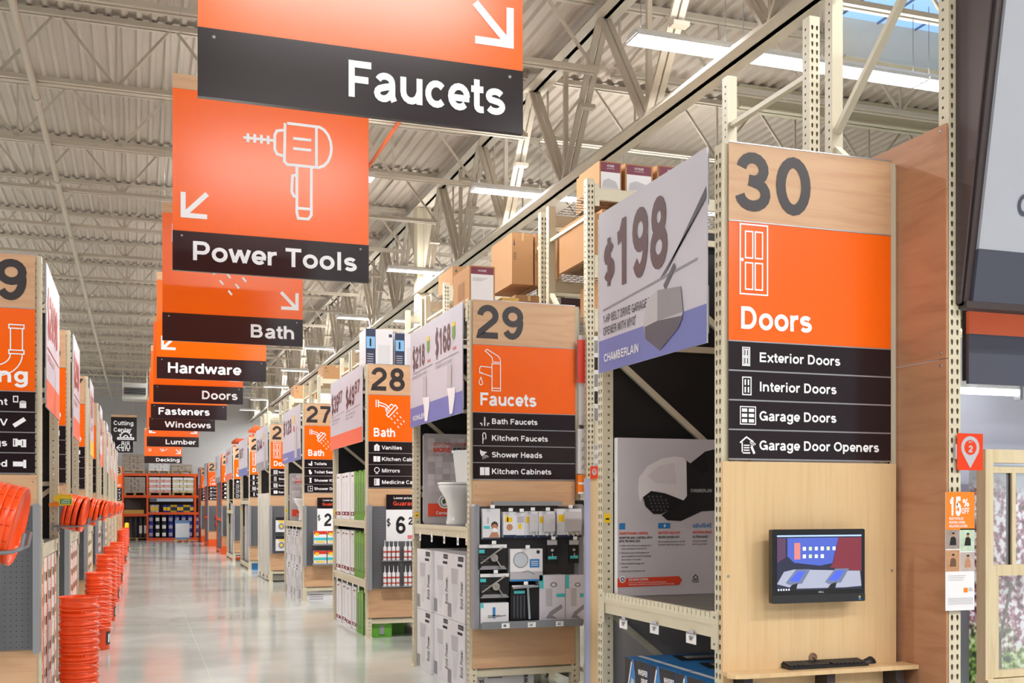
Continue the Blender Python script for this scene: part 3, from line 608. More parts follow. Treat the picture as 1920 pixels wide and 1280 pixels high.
# ------------------------------------------------------------------ endcap racks
EC = {}   # name -> (side, Y0, Y1)
def endcap(num, Y0, Y1, s, paint=CREAM, shelves=(1.16,), label='', H_=3.62, wood_low=True, brace=True, cover=1.0, grate=False):
    """s=+1: right of the aisle (open face looks -X); s=-1: left (open face looks +X)"""
    xa = 2.845 if s > 0 else -.685          # aisle face of the posts
    X = lambda a: xa+s*a
    t = thing('endcap_rack', label, 'rack', (X(.55), (Y0+Y1)/2, 0), 'endcap racks along the %s of the main aisle' % ('right' if s > 0 else 'left'))
    fc = 'W' if s > 0 else 'E'
    xs = [X(0) if s > 0 else X(0)-.075, X(1.0) if s > 0 else X(1.0)-.075]
    for k, xp in enumerate(xs):
        for yp in (Y0, Y1-.075):
            post(t, xp, yp, H_, fc if k == 0 else ('E' if s > 0 else 'W'), paint)
    # frames: rails and braces at each end
    for yy in (Y0+.055, Y1-.02):
        mb = MB(); 
        for z in (.25, 1.1, 1.95, 2.8, H_-.1): mb.bar((X(.07), yy, z), (X(1.0), yy, z), .03, .04, paint)
        for z in (.25, 1.1, 1.95, 2.8): mb.bar((X(.07), yy, z+.8), (X(1.0), yy, z+.05), .03, .04, paint)
        mb.build('frame_brace', t)
    # black backing sheet at the far end and at the back
    mb = MB(); mb.box(X(.08), X(1.0), Y1-.006, Y1, 1.16, H_-.02, BLK); mb.build('end_sheet', t)
    MB().box(X(.08), X(1.0), Y1-.006, Y1, .1, 1.15, M('grey_back_sheet', '#aaa39f', .6)).build('end_sheet', t)
    mb = MB(); mb.box(X(1.075), X(1.085), Y0, Y1, .1, H_-.02, M('grey_back_sheet', '#aaa39f', .6) if num != '30' else M('grey_back_sheet', '#aaa39f', .6)); mb.build('back_sheet', t)
    for z in shelves:
        mb = MB()
        mb.box(X(.005), X(.045), Y0+.076, Y1-.076, z-.1, z-.01, paint); mb.box(X(.0), X(.02), Y0+.076, Y1-.076, z-.035, z+.005, paint)
        for yy in (Y0+.03, Y1-.075-.03):
            mb.box(X(-.006), X(.0), yy, yy+.075, z-.16, z+.04, paint)
            for zz in (z-.13, z+.01): mb.lathe([(.008, 0), (.006, .006)], STEEL, (X(-.006), yy+.0375, zz), (-s, 0, 0), 8)
        mb.build('shelf_beam', t)
        MB().box(X(1.03), X(1.07), Y0+.076, Y1-.076, z-.1, z-.01, paint).build('shelf_beam', t)
        mb = MB(); yy = Y0+.08
        while yy < Y1-.1:
            mb.box(X(.022), X(1.03), yy, yy+.034, z-.012, z+.004, M('wire_deck_steel', '#8f8c86', .4, .5)); yy += .05
        for a in (.25, .5, .75): mb.box(X(a), X(a)+s*.02, Y0+.08, Y1-.08, z-.03, z-.012, MATS['wire_deck_steel'])
        mb.build('shelf_deck', t)
        if num in ('30',):
            mb = MB(); yy = Y0+.08
            while yy < Y1-.1: mb.box(X(-.001), X(.035), yy+.002, yy+.038, z-.012, z+.03, CREAML); yy += .05
            mb.build('shelf_clip', t)
    # plywood facing on the side that faces the camera
    xl = X(.028) if s > 0 else X(1.03); F = FS((xl, Y0-.013, 0)); W = 1.0
    if wood_low:
        mb = MB(); mb.fbox(F, 0, W, .27, 1.985, -.012, 0, WOOD)
        for a, b in ((.03, .3), (W-.03, .3), (.03, 1.93), (W-.03, 1.93)): mb.lathe([(.006, 0), (.004, .003)], STEEL, F.p(a, b), (0, -1, 0), 8)
        mb.build('facing_panel', t)
        mb = MB(); mb.box(X(.075), X(1.0), Y0+.01, Y0+.05, .19, .25, paint); mb.build('base_beam', t)
    EC[num] = (s, Y0, Y1, t)
    return t
def aisle_sign(num, title, pic, rows, Y0, s, label, numtext=None):
    xl = 2.873 if s > 0 else -1.713; F = FS((xl, Y0-.022, 0)); W = 1.0 if s > 0 else .985
    t = thing('aisle_sign', label, 'sign', (xl+W/2, Y0-.022, 1.99), 'aisle number signs on the endcaps')
    nt_ = numtext or num
    mb = MB(); mb.fbox(F, 0, W, 3.222, 3.62, -.006, 0, WOOD)
    if s > 0: mb.text(F, nt_, .025, 3.275, .305, NUMK, w=.46, wt=.185)
    else: mb.text(F, nt_, W-.055, 3.275, .305, NUMK, w=.235*len(nt_), al='r', wt=.185)
    mb.build('number_panel', t)
    mb = MB(); mb.fbox(F, 0, W, 2.603, 3.216, -.006, 0, ORANGE)
    if pic == 'door': icon(mb, F, 'door', .055, 2.845, .18, .008)
    elif pic == 'faucet': icon(mb, F, 'faucet', .05, 2.80, .235, .008)
    elif pic == 'shower': icon(mb, F, 'shower', .1, 2.78, .38, .013)
    elif pic == 'pipe': icon(mb, F, 'pipe', .64, 2.77, .27, .009)
    elif pic: icon(mb, F, pic, .1, 2.83, .3, .012)
    tw = {'Doors': .435, 'Faucets': .55, 'Bath': .30, 'Plumbing': .80, 'Millwork': .62, 'Lumber': .52, 'Decking': .56, 'Drywall': .5}.get(title, .5)
    if s > 0: mb.text(F, title, .06, 2.665, .115, WHITE, w=tw, wt=.2)
    else: mb.text(F, title, W-.05, 2.665, .115, WHITE, w=tw, al='r', wt=.2)
    mb.build('category_panel', t)
    for k, (kind, txt) in enumerate(rows):
        zt_ = 2.597-.1523*k; mb = MB(); mb.fbox(F, 0, W, zt_-.145, zt_, -.006, 0, BLACK)
        mb.fbox(F, 0, W, zt_-.1525, zt_-.145, -.004, .002, SILV)
        tw = len(txt)*.0335
        if s > 0: sicon(mb, F, kind, .065, zt_-.12, .09); mb.text(F, txt, .175, zt_-.1, .05, WHITE, w=textgeo(txt, .19)[2]*.052)
        else: sicon(mb, F, kind, W-.15, zt_-.12, .09); mb.text(F, txt, W-.19, zt_-.1, .05, WHITE, w=textgeo(txt, .19)[2]*.056, al='r')
        mb.build('directory_panel', t)
    for zz in (3.216, 2.597, 3.62): MB().fbox(F, 0, W, zz, zz+.006, -.005, .003, SILV).build('trim_strip', t)
    return t
def banner(Ya, Yb, s, items, band, brand, label, z0=2.605, z1=3.63, bandm=None, small=None):
    """big price placard hung on the aisle face; items = [(text, a(frac), width frac, height frac, colour)]"""
    x = 2.818 if s > 0 else -.658
    F = FW((x, Yb, z0)) if s > 0 else FE((x, Ya, z0))
    W = Yb-Ya; Hh = z1-z0
    t = thing('price_banner', label, 'banner', F.p(W/2, 0, 0), 'price banners on the %s endcaps' % ('right' if s > 0 else 'left'))
    mb = MB(); mb.fbox(F, 0, W, 0, Hh, -.008, 0, BANN)
    if bandm: mb.rect(F, 0, 0, W, .2*Hh, bandm, .001)
    for txt, a, b, wd, h, m in items: mb.text(F, txt, a*W, b*Hh, h*Hh, m, w=wd*W, wt=.2)
    if brand: mb.text(F, brand, .06*W, .06*Hh, .05*Hh, WHITE, w=.36*W if len(brand) > 6 else .26*W)
    if small: small(mb, F, W, Hh)
    mb.build('placard', t)
    mb = MB()
    for a in (.0, W): 
        aa = a-.02 if a > 0 else 0; mb.fbox(F, aa, aa+.02, Hh-.3, Hh-.02, -.014, -.008, STEEL); mb.fbox(F, aa, aa+.02, .05, .3, -.014, -.008, STEEL)
    mb.build('hanger_clip', t)
    return t
def pegboard(num, Y0, s, zb, zt_, label, dark=False, wings=('l', 'r'), W0=None):
    xl = 2.873 if s > 0 else -1.713; W = 1.0
    y = Y0-.04; F = FS((xl, y, 0))
    t = thing('pegboard_display', label, 'pegboard', (xl+W/2, y, zb))
    pm = DKPEG if dark else PEGM
    mb = MB(); n = 1
    # a sheet with real holes on a 25 mm grid (every 38 mm in height)
    mb.fbox(F, .0, W, zb, zt_, -.012, -.006, pm)
    px = .04; cols = [px*(i+.5) for i in range(int(W/px))]; hole = [(.004*math.cos(math.radians(a)), .004*math.sin(math.radians(a))) for a in range(0, 360, 45)]
    holed2(mb, Fr(F.p(0, zb, 0), F.u, F.v), W, zt_-zb, cols, hole, pm, px)
    # holed2 backs each hole with a black disc for the shade inside
    mb.build('pegboard_panel', t)
    for sd in wings:
        a = -.028 if sd == 'l' else W-.02
        mb = MB(); mb.bbox(Fr(F.p(0, zb-.02, 0), F.u, F.v), a, a+.048, 0, zt_-zb+.04, -.01, .115, GREYP, .02); mb.build('side_wing', t)
    return t, F, W
def holed2(mb, F, w, h, cols, hole, mat, pitch):
    n = int(h/pitch); P = F.p; edges = [0]+[(cols[i]+cols[i+1])/2 for i in range(len(cols)-1)]+[w]
    for k in range(n):
        b0 = k*pitch; b1 = b0+pitch if k < n-1 else h; bc = (b0+b1)/2
        for ci, cx in enumerate(cols):
            a0, a1 = edges[ci], edges[ci+1]
            outer = [(a1, bc), (a1, b1), (cx, b1), (a0, b1), (a0, bc), (a0, b0), (cx, b0), (a1, b0)]
            mb.add([P(*q, 0) for q in outer]+[P(cx+q[0], bc+q[1], 0) for q in hole], [(i, (i+1) % 8, 8+(i+1) % 8, 8+i) for i in range(8)], mat)
            mb.add([P(cx+q[0], bc+q[1], -.0055) for q in hole], [tuple(range(8))], BLK)

R = [('30', 4.95, 6.55), ('29', 9.47, 11.65), ('28', 14.2, 16.8), ('27', 20.05, 22.7), ('26', 25.4, 27.9), ('25', 30.3, 32.9), ('24', 35.5, 38.1), ('23', 40.65, 43.2), ('22', 48.8, 51.0), ('21', 54.4, 56.4)]
OR_ = {'23', '22', '21'}
SH = {'30': (1.16, .16), '29': (1.55, 3.60), '28': (1.55, .76, 3.60), '27': (1.45,), '26': (.16,), '25': (1.9, .16), '24': (1.6, .16), '23': (1.3, .16), '22': (1.3, .16), '21': (1.3, .16)}
for n_, a, b in R:
    endcap(n_, a, b, 1, ROR if n_ in OR_ else CREAM, SH[n_], '%s painted steel endcap rack carrying the aisle %s sign, right of the main aisle' % ('orange' if n_ in OR_ else 'cream', n_), wood_low=(n_ != '30'))
SG = {'30': ('Doors', 'door', [('door', 'Exterior Doors'), ('door2', 'Interior Doors'), ('garage', 'Garage Doors'), ('opener', 'Garage Door Openers')]),
      '29': ('Faucets', 'faucet', [('faucet', 'Bath Faucets'), ('gooseneck', 'Kitchen Faucets'), ('spray', 'Shower Heads'), ('cabinet', 'Kitchen Cabinets')]),
      '28': ('Bath', 'shower', [('vanity', 'Vanities'), ('cabinet', 'Kitchen Cabinets'), ('mirror', 'Mirrors'), ('medicine', 'Medicine Cabinets')]),
      '27': ('Bath', 'shower', [('toilet', 'Toilets'), ('seat', 'Toilet Seats'), ('kit', 'Shower Kits'), ('sdoor', 'Shower Doors')]),
      '26': ('Doors', 'door', [('garage', 'Screen Doors'), ('door2', 'Storm Doors'), ('garage', 'Screens'), ('cabinet', 'Garage Doors')]),
      '25': ('Doors', 'door', [('door', 'Interior Doors'), ('door', 'Hardware'), ('garage', 'Blinds'), ('kit', 'Molding')]),
      '24': ('Millwork', 'house', [('x', 'Moulding'), ('sdoor', 'Windows'), ('sdoor', 'Doors'), ('sdoor', 'Columns')]),
      '23': ('Lumber', 'house', [('x', 'Lumber'), ('x', 'Plywood'), ('x', 'Studs'), ('x', 'Panels')]),
      '22': ('Lumber', 'house', [('x', 'Plywood'), ('x', 'Lumber'), ('sdoor', 'Fence'), ('x', 'Siding')]),
      '21': ('Decking', 'house', [('sdoor', 'Decking'), ('sdoor', 'Rails'), ('x', 'Posts'), ('x', 'Stairs')])}
for n_, a, b in R:
    ti, pc, rows = SG[n_]
    aisle_sign(n_, ti, pc, rows, a, 1, 'tall aisle sign number %s with orange %s panel and dark directory strips, right side' % (n_, ti))
LFT = [('20', 4.2, 5.9), ('19', 8.86, 10.75), ('18', 12.5, 14.3), ('17', 16.85, 18.6), ('16', 21.2, 23.), ('15', 25.5, 27.3), ('14', 29.6, 31.4), ('13', 33.3, 35.1), ('12', 38., 39.8), ('8', 54.6, 56.6)]
for n_, a, b in LFT:
    far = n_ == '8'
    endcap(n_, a, b, -1, ROR if far else CREAM, (1.45, .16), '%s painted steel endcap rack %s' % ('orange' if far else 'cream', {'20': 'nearest on the left, beside the camera', '19': 'at the left edge carrying the Plumbing sign', '18': 'second visible on the left, behind the Plumbing sign', '17': 'third visible on the left of the main aisle', '16': 'fourth visible on the left of the main aisle', '15': 'fifth visible on the left of the main aisle', '14': 'sixth visible on the left of the main aisle', '13': 'seventh visible on the left of the main aisle', '12': 'eighth visible on the left of the main aisle', '8': 'far at the left carrying the aisle 8 sign'}[n_]))
    if n_ == '20': continue
    if n_ == '19': aisle_sign('19', 'Plumbing', 'pipe', [('cans', 'Cement'), ('pipe', 'DWV'), ('fitting', 'Fittings'), ('bolt', 'Threaded')], a, -1, 'aisle sign ending in 9 at the left edge with an orange Plumbing panel')
    elif n_ == '8': aisle_sign('8', 'Drywall', 'saw', [('pipe', 'Drywall'), ('bolt', 'Joint'), ('kit', 'Tape'), ('pipe', 'Metal')], a, -1, 'small far aisle sign with number 8 above an orange panel')
    else: aisle_sign(n_, 'Hardware', None, [('fitting', 'Parts'), ('pipe', 'Tools'), ('seat', 'Hooks'), ('spray', 'Locks')], a, -1, 'partly hidden aisle sign on the left, %s behind the Plumbing one' % {'18': 'first', '17': 'second', '16': 'third', '15': 'fourth', '14': 'fifth', '13': 'sixth', '12': 'seventh'}[n_])

# ------------------------------------------------------------------ price banners
MK = M('price_ink', '#4e2c33', .4)
def sm30(mb, F, W, Hh):
    mb.line(F, [(.05*W, .385*Hh), (.93*W, .45*Hh)], .012, GREYT, .003)
    mb.text(F, '1-HP BELT DRIVE GARAGE DOOR', .05*W, .30*Hh, .052*Hh, TXT, w=.56*W, wt=.16)
    mb.text(F, 'OPENER WITH MYQ*', .05*W, .225*Hh, .052*Hh, TXT, w=.34*W, wt=.16)
    mb.poly(F, [(.62*W, .43*Hh), (.67*W, .445*Hh), (1.0*W, .80*Hh), (1.0*W, .74*Hh)], DGREY, .004)
    mb.line(F, [(.66*W, .37*Hh), (.75*W, .47*Hh)], .035, DGREY, .005)
    mb.poly(F, [(.49*W, .12*Hh), (.47*W, .2*Hh), (.5*W, .34*Hh), (.6*W, .37*Hh), (.8*W, .34*Hh), (.82*W, .2*Hh), (.78*W, .14*Hh), (.62*W, .03*Hh)], LGREY, .004)
    mb.poly(F, [(.6*W, .2*Hh), (.6*W, .37*Hh), (.8*W, .34*Hh), (.82*W, .2*Hh)], GREYT, .005)
    mb.poly(F, [(.49*W, .12*Hh), (.48*W, .19*Hh), (.6*W, .2*Hh), (.82*W, .18*Hh), (.78*W, .12*Hh), (.62*W, .03*Hh)], DGREY, .005)
banner(5.06, 6.47, 1, [('$', .05, .55, .12, .24, MK), ('198', .18, .49, .5, .4, MK)], True, 'CHAMBERLAIN', 'large price banner reading $198 for a garage door opener, beside the aisle 30 sign', bandm=BLUE, small=sm30)
def sm29(mb, F, W, Hh):
    for k, a in enumerate((.05, .52)):
        mb.line(F, [(a*W, .555*Hh), ((a+.42)*W, .565*Hh)], .008, GREYT, .003)
        mb.text(F, 'ELONGATED TOILET 1.28 GPF', a*W, .5*Hh, .03*Hh, GREYT, w=.3*W, wt=.14)
        o = (a+.22)*W
        mb.poly(F, [(o, .25*Hh), (o+.02, .48*Hh), (o+.17, .48*Hh), (o+.15, .25*Hh)], LGREY, .004)
        mb.poly(F, [(o+.0, .27*Hh), (o+.3, .25*Hh), (o+.28, .16*Hh), (o+.2, .02*Hh), (o+.1, .02*Hh), (o+.06, .18*Hh)], WHITE, .0045)
        mb.poly(F, [((a+.31)*W, .73*Hh), ((a+.36)*W, .73*Hh), ((a+.36)*W, .86*Hh), ((a+.31)*W, .86*Hh)], YEL, .003); mb.poly(F, [((a+.31)*W, .73*Hh), ((a+.335)*W, .69*Hh), ((a+.36)*W, .73*Hh), ((a+.36)*W, .82*Hh), ((a+.31)*W, .82*Hh)], GREEN, .0035)
        mb.text(F, 'WAS', (a+.32)*W, .6*Hh, .03*Hh, RED, w=.06*W)
banner(9.6, 11.62, 1, [('$218', .05, .6, .26, .22, MK), ('$168', .52, .62, .28, .25, MK)], True, 'KOHLER', 'price banner reading $218 and $168 for toilets, beside the aisle 29 sign', bandm=BLUE, small=sm29)
def sm28(mb, F, W, Hh):
    for a in (.05, .52):
        mb.line(F, [(a*W, .47*Hh), ((a+.42)*W, .5*Hh)], .008, GREYT, .003); mb.text(F, 'DECORATIVE LED', a*W, .41*Hh, .03*Hh, GREYT, w=.28*W, wt=.14); mb.text(F, 'VANITY LIGHT', a*W, .36*Hh, .03*Hh, GREYT, w=.22*W, wt=.14)
banner(14.33, 16.85, 1, [('$39', .04, .53, .24, .26, MK), ('97', .28, .64, .12, .17, MK), ('$49', .52, .53, .26, .26, MK), ('97', .79, .66, .14, .17, MK)], False, None, 'price banner reading $39.97 and $49.97, coral band, beside aisle 28 sign', bandm=CORAL, small=sm28)
def smt(mb, F, W, Hh):
    mb.poly(F, [(.7*W, .05*Hh), (.72*W, .62*Hh), (.82*W, .62*Hh), (.84*W, .05*Hh)], LGREY, .004); mb.poly(F, [(.62*W, .7*Hh), (.7*W, .7*Hh), (.7*W, .85*Hh), (.62*W, .85*Hh)], YEL, .003); mb.rect(F, .64*W, .55*Hh, .7*W, .65*Hh, RED, .003)
banner(20.17, 22.75, 1, [('$128', .05, .55, .48, .27, MK)], False, 'KOHLER', 'price banner reading $128 with a blue band, beside the aisle 27 sign', bandm=BLUE, small=smt)
banner(25.52, 28.1, 1, [('$244', .05, .5, .5, .26, MK)], False, None, 'price banner with a grey band, beside the aisle 26 sign', bandm=GREYT, small=smt)
banner(30.42, 33.1, 1, [('$97', .08, .5, .45, .26, MK)], False, None, 'price banner with a blue band, beside the aisle 25 sign', bandm=BLUE)
banner(35.62, 38.3, 1, [('$1', .1, .55, .3, .2, RED), ('CREDIT', .05, .8, .7, .1, RED)], False, None, 'pale price banner with a coral band, beside the aisle 24 sign', bandm=CORAL)
banner(40.77, 43.4, 1, [('$8', .1, .5, .3, .26, GREYT)], False, None, 'grey price banner, beside the aisle 23 sign', bandm=GREYT)
banner(48.9, 51.2, 1, [('$5', .1, .5, .3, .26, GREYT)], False, None, 'pale price banner beside the aisle 22 sign')
banner(54.5, 56.4, 1, [('CREDIT', .1, .8, .7, .12, DKBLUE)], False, None, 'small far price banner beside the aisle 21 sign', bandm=CORAL)
RK = M('red_price_ink', '#b0302c', .4)
for (n_, a, b), (txt, bm, zl, w_) in zip(LFT[1:9], [('$2098', CORAL, 'with a coral band beside the Plumbing sign', 1), ('$299', CORAL, 'second from the left edge', 1), ('$17', YEL, 'with a yellow foot, third from the left edge', 1), ('$24', CORAL, 'fourth from the left edge', 1), ('$8', LGREY, 'fifth from the left edge', 1), ('$12', CORAL, 'sixth from the left edge', 1), ('$7', CORAL, 'seventh from the left edge', 1), ('$5', CORAL, 'eighth from the left edge', 1)]):
    def sml(mb, F, W, Hh): mb.line(F, [(.05*W, .42*Hh), (.95*W, .42*Hh)], .01, RK, .003); mb.text(F, 'SPECIAL BUY', .06*W, .33*Hh, .05*Hh, RK, w=.5*W, wt=.14)
    banner(a+.1, b-.35, -1, [(txt, .06, .52, .75, .3, RK)], False, None, 'pale pink price banner, '+zl, bandm=bm, z0=2.5, z1=3.6, small=sml)

# ------------------------------------------------------------------ tall storage racks behind the endcaps
def tall_row(Yc, num, s=1, hz=4.8, paint=CREAM, lv=(1.3, 2.5, 3.55, 4.05, 4.68), bays=2, x0=3.95, rows=(0, 1)):
    for r_, (ya, yb, fa, fb) in enumerate(((Yc-1.15, Yc-.08, 'S', 'N'), (Yc+.08, Yc+1.15, 'S', 'N'))):
        if r_ not in rows: continue
        t = thing('storage_rack', 'tall %s steel storage rack, %s row behind the aisle %s endcap' % ('orange' if paint is ROR else 'cream', ('near', 'far')[r_], num), 'rack', (x0 if s > 0 else -x0, (ya+yb)/2, 0), 'tall storage racks behind the endcaps')
        h = hz+.4 if (num == '30' and r_ == 0) else hz
        for k in range(bays+1):
            xx = s*(x0+k*2.5)-(0 if s > 0 else .075)
            post(t, xx, ya, h, 'S', paint); post(t, xx, yb-.075, h, 'N', paint)
            mb = MB(); zz = .2; fl = r_
            while zz+.9 < h:
                mb.bar((xx+.037, ya+.07, zz if fl else zz+.85), (xx+.037, yb-.07, zz+.85 if fl else zz), .032, .045, paint, (1, 0, 0)); zz += .95; fl = 1-fl
            for zz in (.2, h-.35): mb.bar((xx+.037, ya+.07, zz), (xx+.037, yb-.07, zz), .032, .045, paint, (1, 0, 0))
            mb.build('frame_brace', t)
        for z in lv:
            for k in range(bays):
                xa = s*(x0+k*2.5)+(.075 if s > 0 else -.075); xb = s*(x0+(k+1)*2.5)
                for yy in (ya+.005, yb-.045):
                    mb = MB(); mb.box(xa, xb, yy, yy+.04, z-.11, z, paint)
                    if yy < ya+.01:
                        for q in (xa, xb-s*.05): mb.box(q, q+s*.05, ya-.006, ya+.006, z-.17, z+.04, paint)
                    mb.build('shelf_beam', t)
            mb = MB(); dm = M('wire_deck_steel', '#8f8c86', .4, .5)
            xa, xb = sorted((s*(x0+.08), s*(x0+bays*2.5))); q = xa
            while q < xb: mb.box(q, q+.006, ya+.02, yb-.02, z, z+.006, dm); q += .07
            for k in range(12): mb.box(xa, xb, ya+.05+k*.085, ya+.056+k*.085, z+.004, z+.01, dm)
            mb.build('wire_deck', t)
CEN = {'30': 5.72, '29': 10.5, '28': 15.5, '27': 21.3, '26': 26.6, '25': 31.6, '24': 36.8, '23': 41.9, '22': 49.9, '21': 55.4}
for n_ in ('30', '29', '28', '27', '26', '25', '24'):
    tall_row(CEN[n_], n_, lv=(2.5, 3.5) if n_ == '30' else (1.3, 2.5, 3.55, 4.05, 4.72), bays=1 if n_ not in ('29', '28') else 2, rows=(0, 1) if n_ != '30' else (1,))
tall_row(CEN['30'], '30', lv=(), bays=0, rows=(0,))
tall_row(CEN['23'], '23', paint=ROR, bays=1, hz=4.4); tall_row(CEN['22'], '22', paint=ROR, bays=1, hz=4.4)
for n_, a, b in LFT[1:6]:
    tall_row((a+b)/2, n_, s=-1, bays=1, x0=1.86, hz=3.5, lv=(1.3, 2.4, 3.3))
# ------------------------------------------------------------------ goods helpers
def carton(x0, x1, y0, y1, z0, z1, m, label, cat='box', group=None, decoS=None, decoW=None, name='carton', decoE=None, tape=None):
    mb = MB(); mb.box(x0, x1, y0, y1, z0, z1, m)
    if decoS: decoS(mb, FS((x0, y0, z0)), x1-x0, z1-z0)
    if decoW: decoW(mb, FW((x0, y1, z0)), y1-y0, z1-z0)
    if decoE: decoE(mb, FE((x1, y0, z0)), y1-y0, z1-z0)
    if tape: mb.box((x0+x1)/2-.025, (x0+x1)/2+.025, y0-.001, y1+.001, z1-.06, z1+.001, tape)
    return tag(mb.build(name), label, cat, group)
def pk(px0, py0, px1, py1, Y, dep, m, label, cat, group=None, deco=None, name='package', hang=True, thick=None):
    """a pack whose front face fills the given pixel box on the plane y = Y"""
    a = onY(px0, py1, Y); b = onY(px1, py0, Y); x0, x1, z0, z1 = a.x, b.x, a.z, b.z
    F = FS((x0, Y, z0)); W = x1-x0; Hh = z1-z0
    t = thing(name, label, cat, (x0+W/2, Y, z0), group)
    mb = MB(); mb.box(x0, x1, Y, Y+dep, z0, z1, m)
    if deco: deco(mb, F, W, Hh)
    mb.build('package_body', t)
    if hang:
        mb = MB(); mb.tube([(x0+W/2, Y+dep+.08, z1+.012), (x0+W/2, Y-.02, z1+.012), (x0+W/2, Y-.03, z1+.025)], .003, STEEL, 5); mb.box(x0+W/2-.02, x0+W/2+.02, Y-.034, Y-.031, z1+.005, z1+.035, WHITE)
        mb.build('peg_hook', t)
    return t

# ------------------------------------------------------------------ aisle 30: desk with computer
a = onY(1355.5, 865, 4.905); b = onY(1680, 866, 4.905); dz = .905
t = thing('computer_desk', 'pale maple wall desk board with a narrow shelf below the aisle 30 sign', 'desk', ((a.x+b.x)/2, 4.905, 0))
F = FS((a.x, 4.905, 0)); W = b.x-a.x
mb = MB(); mb.box(a.x, b.x, 4.905, 4.927, .02, 1.978, WOODF); mb.build('back_board', t)
mb = MB()
for q, z in ((.03, 1.39), (W-.03, 1.40), (.03, .6), (W-.03, .6)): MB().lathe([(.008, 0), (.007, .004), (.001, .005)], STEEL, F.p(q, z), (0, -1, 0), 10).build('screw', t)
c1 = onZ(1390, 1267, dz); c2 = onZ(1727, 1244, dz); fy = (c1.y+c2.y)/2
mb = MB(); pts = [(a.x, 4.905), (a.x, fy+.09)]+[(a.x+.05+.09*(-math.cos(q)), fy+.09-.09*math.sin(q)) for q in (.5, 1.0, 1.57)]+[(c2.x-.02, fy), (c2.x, fy+.02), (c2.x, 4.905)]
fl = Fr((0, 0, dz-.022), (1, 0, 0), (0, 1, 0)); mb.prism(fl, pts, 0, .022, WOODF); mb.build('desktop', t)
for q, wd in ((a.x+.06, .05), ((a.x+c2.x)/2-.02, .05), (c2.x-.16, .05)):
    mb = MB(); G_ = Fr((q, 4.905, 0), (0, -1, 0), (0, 0, 1)); mb.prism(G_, [(0, dz-.022), (0, dz-.4), (.05, dz-.4), (.16, dz-.16), (4.905-fy-.03, dz-.07), (4.905-fy-.03, dz-.022)], -wd, 0, M('dark_brown_bracket', '#2c2426', .5)); mb.build('bracket', t)
# monitor
MY = 4.80; m0 = onY(1447.5, 1132, MY); m1 = onY(1621.5, 991, MY); W = m1.x-m0.x; Hh = m1.z-m0.z
t = thing('computer_monitor', 'black all-in-one touch screen monitor mounted on the maple desk board', 'monitor', ((m0.x+m1.x)/2, MY, m0.z))
F = FS((m0.x, MY, m0.z)); BZ = M('glossy_black_bezel', '#08080b', .12, coat=.6)
mb = MB(); mb.bbox(F, 0, W, 0, Hh, -.03, 0, BZ, .008); mb.bbox(F, .001, W-.001, .001, .042, -.0, .004, M('dark_bezel_plastic', '#26262a', .4), .006)
mb.text(F, 'DELL', W*.52, .0495, .009, LGREY, w=.034, al='c', c=.0022); mb.rect(F, W-.042, .008, W-.03, .022, BLUEB, .0055); mb.rect(F, W-.042, .022, W-.03, .028, YEL, .0055)
mb.build('bezel', t)
mb = MB()
def E_(n, c, s=.55): return MATS.get(n) or emis(n, c, s)
sx0, sx1, sy0, sy1 = .028, W-.022, .066, Hh-.03
mb.rect(F, sx0, sy0, sx1, sy1, E_('screen_night', '#20233a', .35), .001)
mb.rect(F, sx0, sy1-.008, sx1, sy1, E_('screen_bar', '#8ea6e6', .8), .0015)
U = lambda x, y: (sx0+(sx1-sx0)*x, sy0+(sy1-sy0)*y)
def P_(pts, m, c): mb.poly(F, [U(*q) for q in pts], m, c)
P_([(.12, .95), (.72, .95), (.65, .48), (.5, .44), (.2, .5), (.12, .62)], E_('screen_blue', '#3f52a8', .5), .0017)
P_([(.72, .95), (1, .95), (1, .32), (.62, .4), (.66, .5)], E_('screen_red', '#6c2634', .4), .0018)
P_([(.0, .95), (.1, .95), (.1, .6), (.0, .5)], E_('screen_dim', '#4d3350', .4), .0018)
P_([(0, .12), (.08, .34), (.2, .38), (.98, .33), (1, .05), (.8, .03), (.2, .03)], E_('screen_white', '#8f93a6', .5), .002)
for q in (.12, .58):
    P_([(q-.02, .14), (q+.1, .38), (q+.27, .38), (q+.17, .12), (q+.02, .1)], E_('screen_slate', '#5b6480', .5), .0023)
    P_([(q+.02, .17), (q+.12, .34), (q+.21, .34), (q+.13, .16)], E_('screen_blue2', '#3a4fd0', .7), .0026)
    P_([(q+.05, .1), (q+.12, .13), (q+.1, -.0), (q+.0, -.0)], E_('screen_dark', '#15151f', .2), .0026)
P_([(.2, .86), (.27, .86), (.27, .56), (.2, .56)], E_('screen_orange', '#b06a66', .6), .0022)
for r_ in range(2):
    for k in range(6 if r_ == 0 else 4):
        x = .3+.07*k; y = .72-.14*r_; mb.rect(F, *U(x, y), *U(x+.035, y+.065), E_(['screen_w2', 'screen_g2', 'screen_b2'][k % 3], ['#e6e9ff', '#a8c87c', '#b7c6ff'][k % 3], .8), .0024)
for k in range(5): mb.rect(F, *U(.01+.03*k, .0), *U(.025+.03*k, .03), E_('screen_w2', '#e6e9ff', .8), .0028)
mb.build('screen', t)
mb = MB(); mb.box(m0.x+.03, m1.x-.03, MY+.03, MY+.05, m0.z+.03, m1.z-.03, BLK); mb.box(m0.x+W/2-.06, m0.x+W/2+.06, MY+.05, 4.905, m0.z+.1, m0.z+.22, BLK); mb.build('wall_mount', t)
